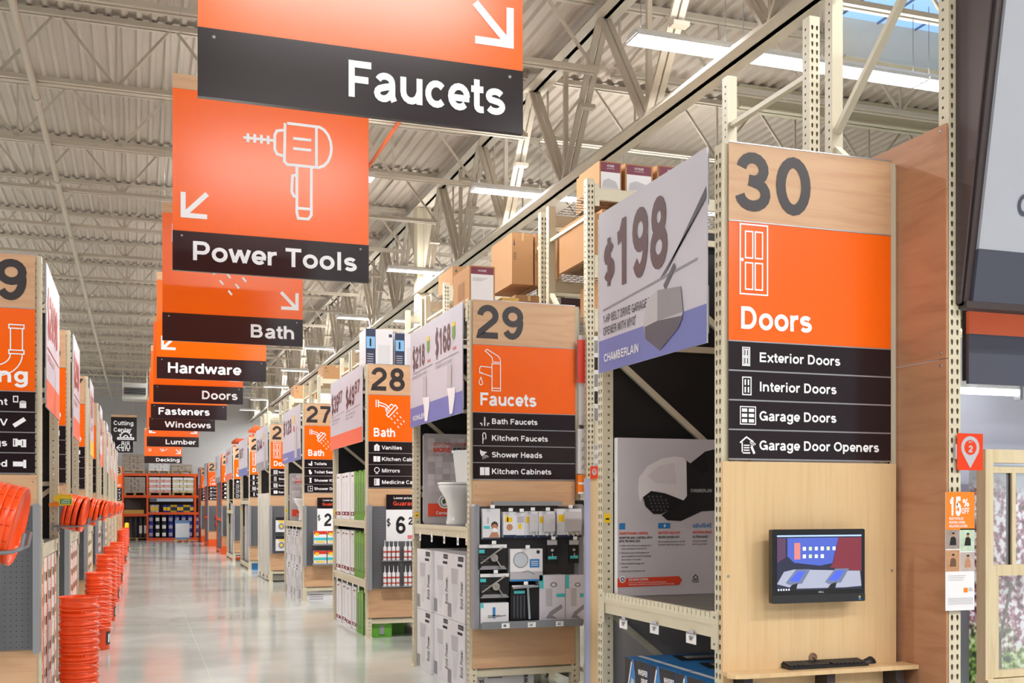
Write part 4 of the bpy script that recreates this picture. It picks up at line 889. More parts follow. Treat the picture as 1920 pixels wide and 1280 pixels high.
# keyboard, mouse, cable hole
k0 = onZ(1484, 1257, dz); k1 = onZ(1629, 1247, dz); yk = (k0.y+k1.y)/2
KB = M('keyboard_black', '#17171a', .45)
t = thing('computer_keyboard', 'black computer keyboard on the maple desk shelf', 'keyboard', ((k0.x+k1.x)/2, yk, dz))
mb = MB(); G_ = Fr((k0.x, 0, 0), (1, 0, 0), (0, 0, 1)); kw = k1.x-k0.x-.01
KF = Fr((k0.x, yk+.145, dz+.001), (1, 0, 0), (0, -1, 0))   # looking down would flip; use prism along x
PF = Fr((k0.x, yk, dz+.001), (0, 1, 0), (0, 0, 1)); mb.prism(PF, [(0, 0), (.145, 0), (.145, .03), (.13, .032), (.0, .013)], 0, kw, KB); mb.build('keyboard_case', t)
mb = MB(); KT = Fr((k0.x+.008, yk+.006, dz+.0165), (1, 0, 0), (0, .99, .14))
for r_ in range(6):
    n = 18
    for k in range(n):
        if r_ == 0 and 4 <= k <= 9:
            if k == 4: mb.fbox(KT, .0+k*.0245, k*.0245+.14, .002, .019, -.004, .007, M('key_black', '#222226', .5))
            continue
        mb.fbox(KT, k*(kw-.016)/n, (k+.82)*(kw-.016)/n, r_*.0215+.002, r_*.0215+.02, -.004, .007, M('key_black', '#222226', .5))
tag(mb.build('keys', t), None)
mb = MB(); q = onZ(1637, 1245, dz); t = thing('computer_mouse', 'black computer mouse to the right of the keyboard', 'mouse', (q.x, q.y+.04, dz))
vs = []; fs = []; N1, N2 = 7, 12
for i in range(N1+1):
    ph = math.pi/2*i/N1
    for k in range(N2):
        th = 2*math.pi*k/N2; vs.append((q.x+.052*math.cos(ph)*math.cos(th), q.y+.05+.034*math.cos(ph)*math.sin(th), dz+.001+.034*math.sin(ph)*(1+.2*math.cos(th))))
for i in range(N1):
    for k in range(N2): fs.append((i*N2+k, i*N2+(k+1) % N2, (i+1)*N2+(k+1) % N2, (i+1)*N2+k))
mb.add(vs, fs, KB, True); mb.build('mouse_shell', t)
MB().lathe([(.009, -.004), (.011, 0), (.009, .004)], GREYT, (q.x-.03, q.y+.05, dz+.026), (0, 1, 0), 10).build('scroll_wheel', t)
q = onY(1524, 1232, 4.904)
mb = MB(); mb.lathe([(.026, 0), (.026, .004), (.018, .006), (.018, .002)], M('grommet_brown', '#8a6a52', .5), (q.x, 4.905, q.z), (0, -1, 0), 18)
mb.tube([(q.x, 4.9, q.z), (q.x, 4.87, q.z-.02), (q.x+.02, 4.85, dz+.012), (q.x+.09, 4.83, dz+.018), (k0.x+.2, yk+.15, dz+.03)], .003, BLK, 6)
mb.tube([(k0.x+.28, yk+.145, dz+.02), (k0.x+.30, yk+.19, dz+.035), (k0.x+.38, yk+.2, dz+.035), (k0.x+.45, yk+.16, dz+.01)], .003, BLK, 6)
tag(mb.build('cable_grommet'), 'small round cable hole with black cords above the keyboard', 'cable grommet')

# plywood sheets on the side of the near tall rack
p = onX(1772, 233, 3.935)
for z0, z1, wh in ((.15, 2.505, 'lower'), (2.51, p.z, 'upper')):
    mb = MB(); mb.box(3.925, 3.937, 4.56, 5.64, z0, z1, PLY)
    for zz in (z0+.03, z1-.03): mb.lathe([(.009, 0), (.006, .005)], STEEL, (3.925, 4.60, zz), (-1, 0, 0), 8)
    tag(mb.build('plywood_sheet'), '%s reddish plywood sheet fixed to the rack side right of the aisle 30 sign' % wh, 'plywood')

# ------------------------------------------------------------------ bay 2 display at the right edge
BX = 4.03
def sl(z): return 4.53-(z-2.79)*(.23/1.47)
t = thing('tilted_header_sign', 'large pale grey header sign leaning forward at the upper right edge', 'sign', (BX+1.2, 4.4, 2.79))
HG = M('pale_grey_print', '#a9acb6', .5, var=.02)
def slab(mb, x0, x1, z0, z1, m, off, th=.02):
    mb.hexa([(x0, sl(z0)-off-th, z0), (x1, sl(z0)-off-th, z0), (x1, sl(z0)-off, z0), (x0, sl(z0)-off, z0), (x0, sl(z1)-off-th, z1), (x1, sl(z1)-off-th, z1), (x1, sl(z1)-off, z1), (x0, sl(z1)-off, z1)], m)
mb = MB(); slab(mb, BX+.02, BX+2.4, 3.06, 4.9, HG, .0); 
q = onY(1915, 385, 4.42); TF = Fr((q.x-.02, sl(3.22)-.0225, 3.22), (1, 0, 0), (0, sl(4)-sl(3), 1)); mb.text(TF, 'C', 0, .02, .11, DGREY, w=.09, c=.003)
mb.build('printed_panel', t)
mb = MB(); slab(mb, BX+.02, BX+2.4, 2.80, 3.06, DGREY, .0); mb.build('lower_band', t)
BR = M('dark_brown_frame', '#3b3030', .45)
mb = MB(); slab(mb, BX-.02, BX+.02, 2.78, 4.9, BR, -.03, .03); mb.box(BX-.02, BX+2.4, sl(2.79)-.02, sl(2.79)+.06, 2.765, 2.80, BR); mb.build('sign_frame', t)
mb = MB(); G_ = Fr((BX-.025, 4.57, 0), (0, -1, 0), (0, 0, 1)); mb.prism(G_, [(0, 2.79), (4.57-sl(2.79)-.01, 2.79), (4.57-sl(4.9)-.03, 4.9), (0, 4.9)], 0, .012, M('dark_bronze_sheet', '#55494b', .35, .3)); mb.build('side_cheek', t)
a = onY(1816.5, 719, 4.78); b = onY(1816.5, 583, 4.78); c = onY(1816.5, 625, 4.78)
t = thing('bay_header_panel', 'slate panel with an orange stripe along its top, under the tilted grey sign', 'sign', (a.x+1.2, 4.78, a.z))
MB().box(a.x, a.x+2.3, 4.78, 4.80, a.z, c.z, DGREY).build('slate_panel', t); MB().box(a.x, a.x+2.3, 4.78, 4.80, c.z, b.z, M('orange_stripe_print', '#e06a44', .4)).build('orange_stripe', t)
MB().box(a.x, a.x+2.3, 4.80, 4.83, a.z+.02, b.z+.05, BLK).build('backing_shade_strip', t)  # black strip standing in for the shadow above the orange stripe
a = onY(1806, 743, 4.98); b = onY(1913, 725, 4.98)
t = thing('strip_light', 'glowing white strip light under the slate panel at the right edge', 'strip light', (a.x+.3, 5.0, a.z))
MB().box(a.x-.1, b.x+.02, 4.985, 5.06, b.z-.015, b.z+.02, HOUS).build('light_housing', t)
MB().tube([(a.x-.08, 5.0, (a.z+b.z)/2), (b.x, 5.0, (a.z+b.z)/2)], .019, emis('strip_tube', '#ffffff', 5), 10).build('light_tube', t)
MB().box(a.x+.05, a.x+.08, 4.8, 4.99, b.z+.005, b.z+.018, HOUS).build('bracket', t)
MB().box(b.x, b.x+.02, 4.98, 5.03, a.z-.005, b.z+.01, GREYP).build('end_cap', t)
BW = M('blue_grey_panel', '#b4b8c8', .55)
tag(MB().box(4.0, 7.2, 5.25, 5.29, .0, 2.75, BW).build('backdrop_board'), 'plain blue grey display panel behind the sample window at right', 'display panel')
# window sample
wy = 4.9; a = onY(1843, 842, wy); g0 = onY(1862, 1059, wy); g1 = onY(1862, 886, wy); mul = onY(1897, 900, wy); mul2 = onY(1904, 900, wy); l0 = onY(1869, 1256, wy); l1 = onY(1869, 1079, wy)
OAK = woodmat('clear_pine', '#d3bf98', '#dfcfae', stretch=(24, 24, 1.5), rough=.45)
t = thing('window_sample', 'pine framed double hung sample window with trees behind its glass, right edge', 'window', (a.x+.5, wy, .3))
xr = a.x+1.0; zb = .45
for nm, q in (('casing', (a.x, a.x+.055, zb, a.z)), ('casing', (xr-.055, xr, zb, a.z)), ('casing', (a.x+.055, xr-.055, a.z-.075, a.z))):
    MB().box(q[0], q[1], wy-.02, wy+.05, q[2], q[3], OAK).build(nm, t)
mb = MB(); mb.box(g0.x-.012, g0.x, wy, wy+.04, g0.z, g1.z, OAK); mb.box(g0.x-.012, xr-.06, wy, wy+.04, g1.z, g1.z+.035, OAK); mb.box(g0.x-.012, xr-.06, wy-.01, wy+.04, l1.z, g0.z, OAK); mb.box(mul.x, mul2.x, wy-.003, wy+.03, g0.z, g1.z, OAK); mb.box(mul.x-.012, mul.x, wy+.01, wy+.03, g0.z, g1.z, BLK); mb.build('upper_sash', t)
mb = MB(); mb.box(g0.x-.012, l0.x, wy-.015, wy+.03, l0.z-.04, l1.z, OAK); mb.box(l0.x, xr-.06, wy-.015, wy+.03, l0.z-.04, l0.z, OAK); mb.box(a.x-.01, xr, wy-.05, wy+.05, l0.z-.09, l0.z-.045, OAK); mb.build('lower_sash', t)
GL = M('window_glass', '#eef4f6', .03, alpha=.12, var=0); MB().box(g0.x, xr-.06, wy+.012, wy+.016, l0.z, g1.z, GL).build('glass', t)
m = bpy.data.materials.new('printed_garden_scene'); m.use_nodes = True; nt = m.node_tree; bs = nt.nodes['Principled BSDF']; L = nt.links.new
tc = nt.nodes.new('ShaderNodeTexCoord'); n1 = nt.nodes.new('ShaderNodeTexNoise'); n1.inputs['Scale'].default_value = 26; n1.inputs['Detail'].default_value = 6; L(tc.outputs['Object'], n1.inputs[0])
def ramp(els):
    r = nt.nodes.new('ShaderNodeValToRGB'); r.color_ramp.interpolation = 'LINEAR'
    while len(r.color_ramp.elements) < len(els): r.color_ramp.elements.new(.5)
    for e, (p_, c_) in zip(r.color_ramp.elements, els): e.position = p_; e.color = lin(c_)+(1,)
    L(n1.outputs[0], r.inputs[0]); return r
r1 = ramp([(.36, '#3a2833'), (.44, '#8a5a72'), (.51, '#b890a2'), (.57, '#e6ecf8')]); r2 = ramp([(.36, '#2a3826'), (.44, '#567c38'), (.53, '#9cbc68'), (.62, '#dfeacf')]); 
sp = nt.nodes.new('ShaderNodeSeparateXYZ'); L(tc.outputs['Generated'], sp.inputs[0]); n2 = nt.nodes.new('ShaderNodeTexNoise'); n2.inputs['Scale'].default_value = 5; L(tc.outputs['Object'], n2.inputs[0])
ad = nt.nodes.new('ShaderNodeMath'); ad.operation = 'MULTIPLY_ADD'; ad.inputs[1].default_value = .5; L(n2.outputs[0], ad.inputs[0]); L(sp.outputs['Z'], ad.inputs[2])
cr = nt.nodes.new('ShaderNodeMapRange'); cr.inputs[1].default_value = .5; cr.inputs[2].default_value = .62; L(ad.outputs[0], cr.inputs[0])
mx = nt.nodes.new('ShaderNodeMix'); mx.data_type = 'RGBA'; L(cr.outputs[0], mx.inputs[0]); L(r2.outputs[0], mx.inputs[6]); L(r1.outputs[0], mx.inputs[7])
c2_ = nt.nodes.new('ShaderNodeMapRange'); c2_.inputs[1].default_value = 1.05; c2_.inputs[2].default_value = 1.2; L(ad.outputs[0], c2_.inputs[0])
mx2 = nt.nodes.new('ShaderNodeMix'); mx2.data_type = 'RGBA'; mx2.inputs[7].default_value = lin('#cfdcef')+(1,); L(c2_.outputs[0], mx2.inputs[0]); L(mx.outputs[2], mx2.inputs[6]); L(mx2.outputs[2], bs.inputs['Base Color'])
bs.inputs['Roughness'].default_value = .5
mb = MB(); mb.box(a.x+.05, xr-.05, wy+.16, wy+.165, .5, a.z-.05, m); tr = M('printed_bark', '#5b5048', .6)
FB = FS((a.x+.05, wy+.158, 0)); mb.line(FB, [(.22, .5), (.21, .95), (.15, 1.2)], .03, tr); mb.line(FB, [(.21, .95), (.3, 1.3)], .02, tr)
mb.build('garden_backdrop', t)
# bay tag and 15% off placard
ty = 4.55; a = onY(1795, 881, ty); b = onY(1843, 813, ty); F = FS((a.x, ty, a.z)); W = b.x-a.x; Hh = b.z-a.z; TO = M('deep_orange_tag', '#e23c0c', .35)
mb = MB(); mb.fbox(F, 0, W, 0, Hh, -.003, 0, TO); mb.fbox(F, -.008, .01, Hh*.3, Hh*.7, -.02, -.003, LGREY)
mb.poly(F, [(W*.5+W*.36*math.cos(t_), Hh*.62+W*.36*math.sin(t_)) for t_ in [math.radians(-25+x*23) for x in range(11)]]+[(W*.5, Hh*.05)], LGREY, .001)
mb.disc(F, W*.5, Hh*.62, W*.24, W*.24, TO, .002); mb.text(F, 'BAY', W*.5, Hh*.74, .011, LGREY, al='c', w=.026); mb.text(F, '2', W*.5, Hh*.49, .034, LGREY, al='c', w=.026, wt=.24)
tag(mb.build('bay_tag'), 'square orange tag reading Bay 2 on the cream post at right', 'tag')
ty = 4.545; a = onY(1773, 1145, ty); b = onY(1827, 922, ty); F = FS((a.x, ty, a.z)); W = b.x-a.x; Hh = b.z-a.z
mb = MB(); mb.bbox(F, 0, W, 0, Hh, -.003, 0, PAPER, .004); mb.fbox(F, .05, .07, Hh*.4, Hh*.5, -.022, -.003, LGREY); mb.rect(F, 0, .68*Hh, W, Hh, M('bright_orange_print', '#f58220', .35), .001)
mb.text(F, '15', .02, .80*Hh, .095, WHITE, w=.075, wt=.24, c=.002); mb.text(F, '%', .105, .875*Hh, .04, WHITE, w=.04, c=.002); mb.text(F, 'OFF', .1, .815*Hh, .03, WHITE, w=.048, c=.002)
for k, s_ in enumerate(('SELECT INSTALLED', 'ROOFING, SIDING,', 'INSULATION & GUTTERS')): mb.text(F, s_, .02, (.765-.032*k)*Hh, .0125, WHITE, w=.09+.013*k, c=.002)
for q, cc, c2 in (((0, .52, .48, .68), '#9a8c84', BLK), ((.5, .5, 1, .69), '#b9cdb4', BLK), ((0, .33, .48, .51), '#b98a66', M('brown_ink', '#6a4a38', .5)), ((.5, .33, 1, .49), '#b9a9a2', SKIN)):
    mb.rect(F, q[0]*W, q[1]*Hh, q[2]*W, q[3]*Hh, M('photo_'+cc[1:], cc, .4, var=.3, scale=40), .001)
    cx = (q[0]+q[2])/2*W; cy = (q[1]+q[3])/2*Hh; mb.poly(F, [(cx-.02, cy-.03), (cx+.022, cy-.03), (cx+.02, cy+.005), (cx+.005, cy+.018), (cx-.012, cy+.01)], c2, .0015); mb.disc(F, cx+.003, cy+.024, .009, .011, SKIN, .0018); mb.disc(F, cx+.003, cy+.031, .009, .005, BLK, .002)
mb.rect(F, .62*W, .15*Hh, .76*W, .19*Hh, M('bright_orange_print', '#f58220', .35), .001); mb.text(F, 'HOME', .78*W, .178*Hh, .006, GREYT, w=.022); mb.text(F, 'SERVICES', .78*W, .162*Hh, .006, GREYT, w=.03)
for k in range(5): mb.rect(F, .08*W, (.1-.012*k)*Hh, .95*W, (.105-.012*k)*Hh, LGREY, .001)
for k in range(3): mb.rect(F, .08*W, (.29-.018*k)*Hh, (.7-.05*k)*W, (.296-.018*k)*Hh, LGREY, .001)
tag(mb.build('hanging_placard'), 'tall placard reading 15% OFF hung on the cream post at right', 'placard')
mb = MB()
for z0 in (2.28, 2.0): mb.box(4.0, 4.02, 4.56, 4.575, z0, z0+.16, CREAM)

# ------------------------------------------------------------------ aisle 30: goods on the aisle face
CY = 6.42; a = onY(1158, 1117, CY); b = onY(1158, 820, CY)
def card30(mb, F, W, Hh):
    S = 1; px = lambda x, y: ((x-78)/(4.129*d_), Hh-(y-5)/(4.129*d_))
    def P_(pts, m, c=.002): mb.poly(F, [px(*q) for q in pts], m, c)
    WH = M('printed_white_shell', '#e9e4e8', .4); INK = M('printed_black_shell', '#17171c', .35)
    P_([(660, 170), (700, 195), (830, 100), (1000, 60), (1000, 560), (800, 570), (620, 645), (500, 640), (450, 600), (640, 480)], INK, .002)
    P_([(700, 195), (830, 110), (860, 250), (800, 280)], BLK, .0023)
    P_([(250, 420), (255, 310), (330, 220), (450, 160), (560, 142), (640, 150), (665, 180), (670, 450), (640, 485), (520, 440), (400, 410), (290, 460), (265, 500)], WH, .0025)
    P_([(290, 460), (360, 412), (480, 430), (640, 485), (600, 520), (450, 590), (380, 590), (310, 530)], BLK, .0028)
    for r_ in range(5):
        for k in range(5-abs(r_-2)//2):
            cx, cy = px(340+34*k+10*r_, 455+26*r_); mb.disc(F, cx, cy, .008, .008, M('vent_grey', '#4a4a55', .4), .0031, 6)
    P_([(330, 300), (420, 220), (560, 190), (580, 360), (400, 350)], M('printed_shell_crease', '#dcd6dc', .4), .0028)
    T = lambda s_, x, y, h, w, m, wt=.2: mb.text(F, s_, *px(x, y), h/(4.129*d_), m, w=w/(4.129*d_), wt=wt, c=.0035)
    T('CHAMBERLAIN', 700, 420, 26, 190, LGREY)
    P_([(90, 708), (90, 660), (140, 660), (140, 708)], BLUEB, .002); P_([(420, 702), (420, 660), (525, 660), (525, 702)], BLUEB, .002); P_([(465, 685), (480, 662), (478, 680), (490, 678), (470, 700), (474, 684)], WHITE, .003)
    for k in range(12): P_([(720+14*k, 690+4+3*(k % 3)), (728+14*k, 694+3*(k % 3)), (728+14*k, 676-5*(k % 4)), (720+14*k, 676-5*(k % 4))], BLUEB, .002)
    OI = M('orange_ink', '#e0482a', .4)
    T('SMARTPHONE CONTROL', 90, 748, 20, 250, OI); T('BATTERY BACKUP', 420, 746, 20, 186, OI); T('WHISPER DRIVE', 718, 744, 20, 170, OI)
    T('MONITOR AND CONTROL WITH', 90, 780, 17, 280, BLK); T('MYQ TECHNOLOGY', 90, 806, 17, 176, BLK); T('NEVER LOCKED OUT', 420, 778, 17, 183, BLK); T('ULTRA-QUIET', 718, 777, 17, 140, BLK)
    for k, s_ in enumerate(('Open and close your garage door', 'from anywhere in the world', 'Receive push notifications on', 'your smartphone when the garage', 'door opens or closes', 'Free smartphone app with', 'no fees', 'Learn more at myqhome.com')):
        y = (838, 862, 894, 919, 945, 976, 1003, 1033)[k]; T(s_, 108, y, 13, len(s_)*8.1, TXT, .15)
        if k in (0, 2, 5, 7): mb.disc(F, *px(97, y-6), .004, .004, OI, .003, 6)
    for k, s_ in enumerate(('Built-in battery allows for normal', 'use even when the power is out')): T(s_, 420, 810+24*k, 13, 232-4*k, TXT, .15)
    for k, s_ in enumerate(('Strong and durable', 'belt is quiet and')): T(s_, 718, 808+24*k, 13, 130, TXT, .15)
    P_([(75, 1150), (75, 1082), (600, 1074), (628, 1105), (600, 1143)], OI, .002); mb.disc(F, *px(118, 1090), .022, .022, PAPER, .003); mb.disc(F, *px(118, 1090), .014, .014, DKBLUE, .0035); mb.disc(F, *px(118, 1090), .008, .008, PAPER, .004)
    T('ADD MORE CONTROL', 168, 1102, 17, 170, WHITE); T('Control your MyQ lighting accessories, Nest Learning', 168, 1120, 10, 320, WHITE, .14); T('Thermostat, and Nest Cam with the MyQ smartphone control App', 168, 1136, 10, 390, WHITE, .14)
    mb.line(F, [px(*q) for q in ((722, 1090), (745, 1066), (768, 1090))], .006, BLK); mb.line(F, [px(*q) for q in ((730, 1088), (730, 1100), (760, 1100), (760, 1088))], .004, BLK)
    T('HOMELINK', 712, 1112, 8, 62, BLK); T('COMPATIBLE', 712, 1126, 8, 62, BLK)
d_ = 1/((CY*CT+3.2*ST)/2040)*1.0; d_ = 2040/(CY*CT+3.2*ST)
carton(a.x, 3.83, CY, CY+.05, 1.166, b.z, M('light_grey_card', '#c9c5cc', .4, var=.02), 'tall grey display carton showing a garage door opener, on the aisle 30 shelf', 'display carton', None, card30, lambda mb, F, W, Hh: mb.rect(F, 0, 0, W, Hh, WHITE, .0005), 'display_carton')
for k, (px_, py_) in enumerate(((1169, 1169), (1227, 1178), (1296, 1196))):
    p = onX(px_, py_, 2.838); F = FW((2.836, p.y+.055, p.z-.03)); mb = MB(); mb.fbox(F, 0, .11, 0, .058, -.003, 0, PAPER); mb.rect(F, .0, .05, .11, .058, GREYT, .001); mb.text(F, '198', .035, .018, .026, BLK, w=.034, wt=.17); mb.text(F, '00', .074, .032, .012, BLK, w=.014); mb.fbox(F, .03, .08, .058, .075, -.003, 0, LGREY)
    tag(mb.build('price_tag'), 'white 198 price tag clipped under the aisle 30 shelf beam, %s' % ('leftmost', 'middle', 'rightmost')[k], 'price tag', 'price tags under the aisle 30 shelf')
NB = M('deep_blue_carton', '#2f80c8', .35, var=.15, scale=5); 
def blueW(mb, F, W, Hh):
    mb.poly(F, [(0, 0), (0, Hh), (W*.3, Hh), (0, Hh*.35)], M('black_ink', '#1a1d26', .35), .001); mb.poly(F, [(W*.38, Hh), (W, Hh), (W, Hh*.25), (W*.6, Hh*.45)], M('black_ink', '#1a1d26', .35), .001)
    mb.line(F, [(W*.05, Hh*.55), (W*.3, Hh*.97)], .014, WHITE, .002)
    mb.text(F, 'WHISPER', W*.97, Hh*.87, .034, WHITE, w=W*.38, al='r', wt=.24); mb.text(F, 'DRIVE', W*.97, Hh*.79, .034, WHITE, w=W*.26, al='r', wt=.24)
    mb.poly(F, [(W*.22, Hh*.45), (W*.2, Hh*.66), (W*.3, Hh*.82), (W*.42, Hh*.8), (W*.45, Hh*.62)], LGREY, .003); mb.poly(F, [(W*.28, Hh*.52), (W*.48, Hh*.62), (W*.55, Hh*.48), (W*.42, Hh*.4)], BLK, .004)
    mb.rect(F, .03, .03, .2, Hh*.38, M('orange_ink', '#e0482a', .4), .002); mb.rect(F, W*.62, Hh*.3, W*.72, Hh*.6, BLK, .003)
for k in range(3):
    y1 = 6.25-.345*k; mb = MB(); mb.box(2.90, 3.8, y1-.335, y1, .166, .80, NB); blueW(mb, FW((2.90, y1, .166)), .335, .634)
    TFr = Fr((2.90, y1, .80), (0, -1, 0), (1, 0, 0)); mb.rect(TFr, .0, .08, .335, .12, WHITE, .001); mb.poly(TFr, [(.05, .3), (.28, .25), (.3, .6), (.1, .7)], M('black_ink', '#1a1d26', .35), .001); mb.poly(TFr, [(.1, .35), (.2, .33), (.22, .55), (.12, .58)], LGREY, .002); mb.rect(TFr, .2, .5, .3, .62, M('orange_ink', '#e0482a', .4), .002)
    tag(mb.build('opener_carton'), 'blue and black garage door opener carton on the bottom shelf, %s' % ('farthest left', 'middle one', 'nearest the post')[k], 'box', 'blue opener cartons below the aisle 30 shelf')
for z, nm in ((1.42, 'yellow_label'),):
    pass
for n_ in ('30', '29', '28', '27', '26', '25', '24'):
    s, Y0, Y1, t = EC[n_]; mb = MB(); z = 1.62 if n_ != '30' else 1.64; mb.box(2.856, 2.90, Y1-.078, Y1-.0755, z, z+.06, YEL); mb.rect(FS((2.856, Y1-.078, z)), .01, .02, .035, .03, BLK, .001)
    tag(mb.build('load_label'), 'small yellow load label on the far post of the aisle %s endcap' % n_, 'label')

# ------------------------------------------------------------------ toilets and toilet display boards (aisles 29 and 27)
def toilet_parts():
    a = MB(); S_ = lambda pr, cx, sx, sy, n=24: a.lathe(pr, CLR, (cx, 0, 0), (0, 0, 1), n, sx=sx, sy=sy)
    S_([(.13, 0), (.135, .02), (.125, .06), (.12, .18), (.145, .27), (.2, .36), (.215, .40), (.21, .41), (.17, .41), (.13, .33), (.05, .28), (.0, .27)], -.1, 1.25, .86)
    b = MB(); b.hexa([(.1, -.2, .41), (.29, -.2, .41), (.29, .2, .41), (.1, .2, .41), (.08, -.235, .76), (.30, -.235, .76), (.30, .235, .76), (.08, .235, .76)], CLR); b.box(.07, .31, -.245, .245, .76, .79, CLR)
    c = MB(); c.lathe([(.0, 0), (.215, 0), (.22, .012), (.215, .025), (.0, .03)], CLR, (-.1, 0, .412), (0, 0, 1), 24, sx=1.25, sy=.88)
    d = MB(); d.box(-.35, -.33, 0, 0.01, 0, 0.01, CHROME) if False else d.tube([(.075, -.17, .71), (.05, -.17, .71), (.045, -.11, .70)], .007, CHROME, 6)
    e = MB(); e.box(.02, .2, -.11, .11, 0, .41, CLR)
    r = []
    for mb_, n_ in ((a, 'bowl'), (b, 'tank'), (c, 'seat_lid'), (d, 'flush_lever'), (e, 'pedestal')):
        o = mb_.build(n_, loc=(0, 0, 0)); r.append((n_, o.data)); bpy.data.objects.remove(o)
    return r
TP = toilet_parts()
def toilet(x, y, z, label, rz=0, grp=None):
    t = thing('toilet', label, 'toilet', (x, y, z), grp); t.rotation_euler = (0, 0, rz)
    for n_, me in TP: inst(n_, me, None, (0, 0, 0)).parent = t
def kohler_board(n_, z0):
    s, Y0, Y1, tt = EC[n_]; Yb = Y1-.16
    a = onY(790 if n_ == '29' else 541, 978, Yb); x0 = max(a.x, 2.93); F = FS((x0, Yb, z0)); W = 3.8-x0; Hh = (.98 if n_ == '29' else .96)
    mb = MB(); mb.bbox(F, 0, W, 0, Hh, -.03, 0, M('tile_print', '#b3afb2', .35), .03)
    for r_ in range(9):
        for k in range(9):
            q = random.random()
            mb.rect(F, .05+.085*k, .35+.065*r_, .127+.085*k, .41+.065*r_, M(*[('tile_a', '#bdb9bc'), ('tile_b', '#c8c5c8'), ('tile_c', '#a8a4a8')][int(q*3)], rough=.35), .001) if .127+.085*k < W and .41+.065*r_ < Hh-.01 else None
    mb.text(F, 'NO ONE OFFERS', .11, Hh-.135, .042, M('orange_ink', '#e0482a', .4), w=.45, wt=.12, c=.004); mb.text(F, 'MORE', .11, Hh-.2, .05, M('orange_ink', '#e0482a', .4), w=.2, wt=.24, c=.004); mb.text(F, 'KOHLER', .335, Hh-.2, .05, BLK, w=.24, wt=.24, c=.004); mb.text(F, 'FOR YOUR KITCHEN AND BATH', .11, Hh-.24, .022, GREYT, w=.46, wt=.12, c=.004)
    mb.rect(F, .05, .08, .42, .22, M('orange_ink', '#e0482a', .4), .003); mb.text(F, 'Conserve', .14, .1, .035, WHITE, w=.2, c=.005)
    mb.disc(F, .24, .24, .075, .075, WHITE, .005); mb.line(F, _arc(.24, .24, .055, .055, 0, 360, 16)[:-1], .008, DKGREEN, .006, True); mb.poly(F, [(.22, .21), (.21, .25), (.24, .28), (.26, .23)], DKGREEN, .006)
    tag(mb.build('display_board'), 'grey tiled toilet display board with an orange strip on the aisle %s endcap shelf' % n_, 'display board')
    toilet(3.27, Yb-.45, z0+.0, 'white toilet standing left of the other on the aisle %s endcap shelf' % n_, .6)
    toilet(3.42, Yb-1.0, z0+.0, 'white toilet partly behind the near post on the aisle %s endcap shelf' % n_, .6)
kohler_board('29', 1.556); kohler_board('27', 1.456)
# tall white toilet cartons
def kwW(mb, F, W, Hh):
    mb.rect(F, W*.62, Hh*.9, W*.92, Hh*.97, BLK, .001); mb.rect(F, W*.65, Hh*.915, W*.89, Hh*.955, DGREY, .002); mb.bbox(Fr(F.p(0, 0, 0), F.u, F.v), W*.58, W*.86, Hh*.82, Hh*.86, 0, .0015, BLK, .008)
    mb.poly(F, [(W*.2, Hh*.78), (W*.62, Hh*.78), (W*.58, Hh*.55), (W*.24, Hh*.55)], LGREY, .001); mb.poly(F, [(W*.22, Hh*.55), (W*.66, Hh*.55), (W*.6, Hh*.42), (W*.5, Hh*.12), (W*.34, Hh*.12), (W*.3, Hh*.4)], M('pale_print', '#cfcfd4', .4), .001)
    mb.rect(F, 0, .03*Hh, W*.22, Hh*.24, GREYT, .001)
    TF_ = Fr(F.p(W*.9, Hh*.2, 0), F.v, -F.u); mb.text(TF_, 'Bold. Power.', 0, 0, .1, TXT, w=Hh*.42, c=.002, wt=.16)
def kwS(mb, F, W, Hh):
    for k in range(8): mb.rect(F, .04, .06+.022*k, .04+.1*(1+k % 3), .066+.022*k, GREYT, .001)
def kohler_cartons(n_, rows=2, ys=None, wd=.37, h=.645):
    s, Y0, Y1, tt = EC[n_]; y = Y1-.12; k = 0
    while y-wd > Y0+.1:
        for r_ in range(rows):
            off = (.0, .03, .01, .04)[k % 4]
            carton(2.87+off, 3.55+off, y-wd, y-.006, .001+h*r_, h*(r_+1)-.003, M('white_carton', '#dcdbe0', .5), 'tall white toilet carton below the aisle %s shelf, %s row' % (n_, ('bottom', 'top')[r_]), 'box', 'white toilet cartons below the aisle %s shelf' % n_, kwS, kwW, 'toilet_carton')
        y -= wd; k += 1
kohler_cartons('29', wd=.6); kohler_cartons('27', wd=.55)
for n_ in ('29', '27'):
    s, Y0, Y1, tt = EC[n_]
    for k in range(4):
        y = Y1-.35-.48*k; F = FW((2.838, y, (1.38 if n_ == '29' else 1.28))); mb = MB(); mb.fbox(F, 0, .06, 0, .075, -.003, 0, WHITE); mb.rect(F, .015, .02, .045, .05, GREYT, .001); mb.fbox(F, .02, .04, .075, .1, -.003, 0, WHITE)
        tag(mb.build('price_tag'), 'small white price tag hanging under the aisle %s shelf beam' % n_, 'price tag', 'price tags under the aisle %s shelf' % n_)
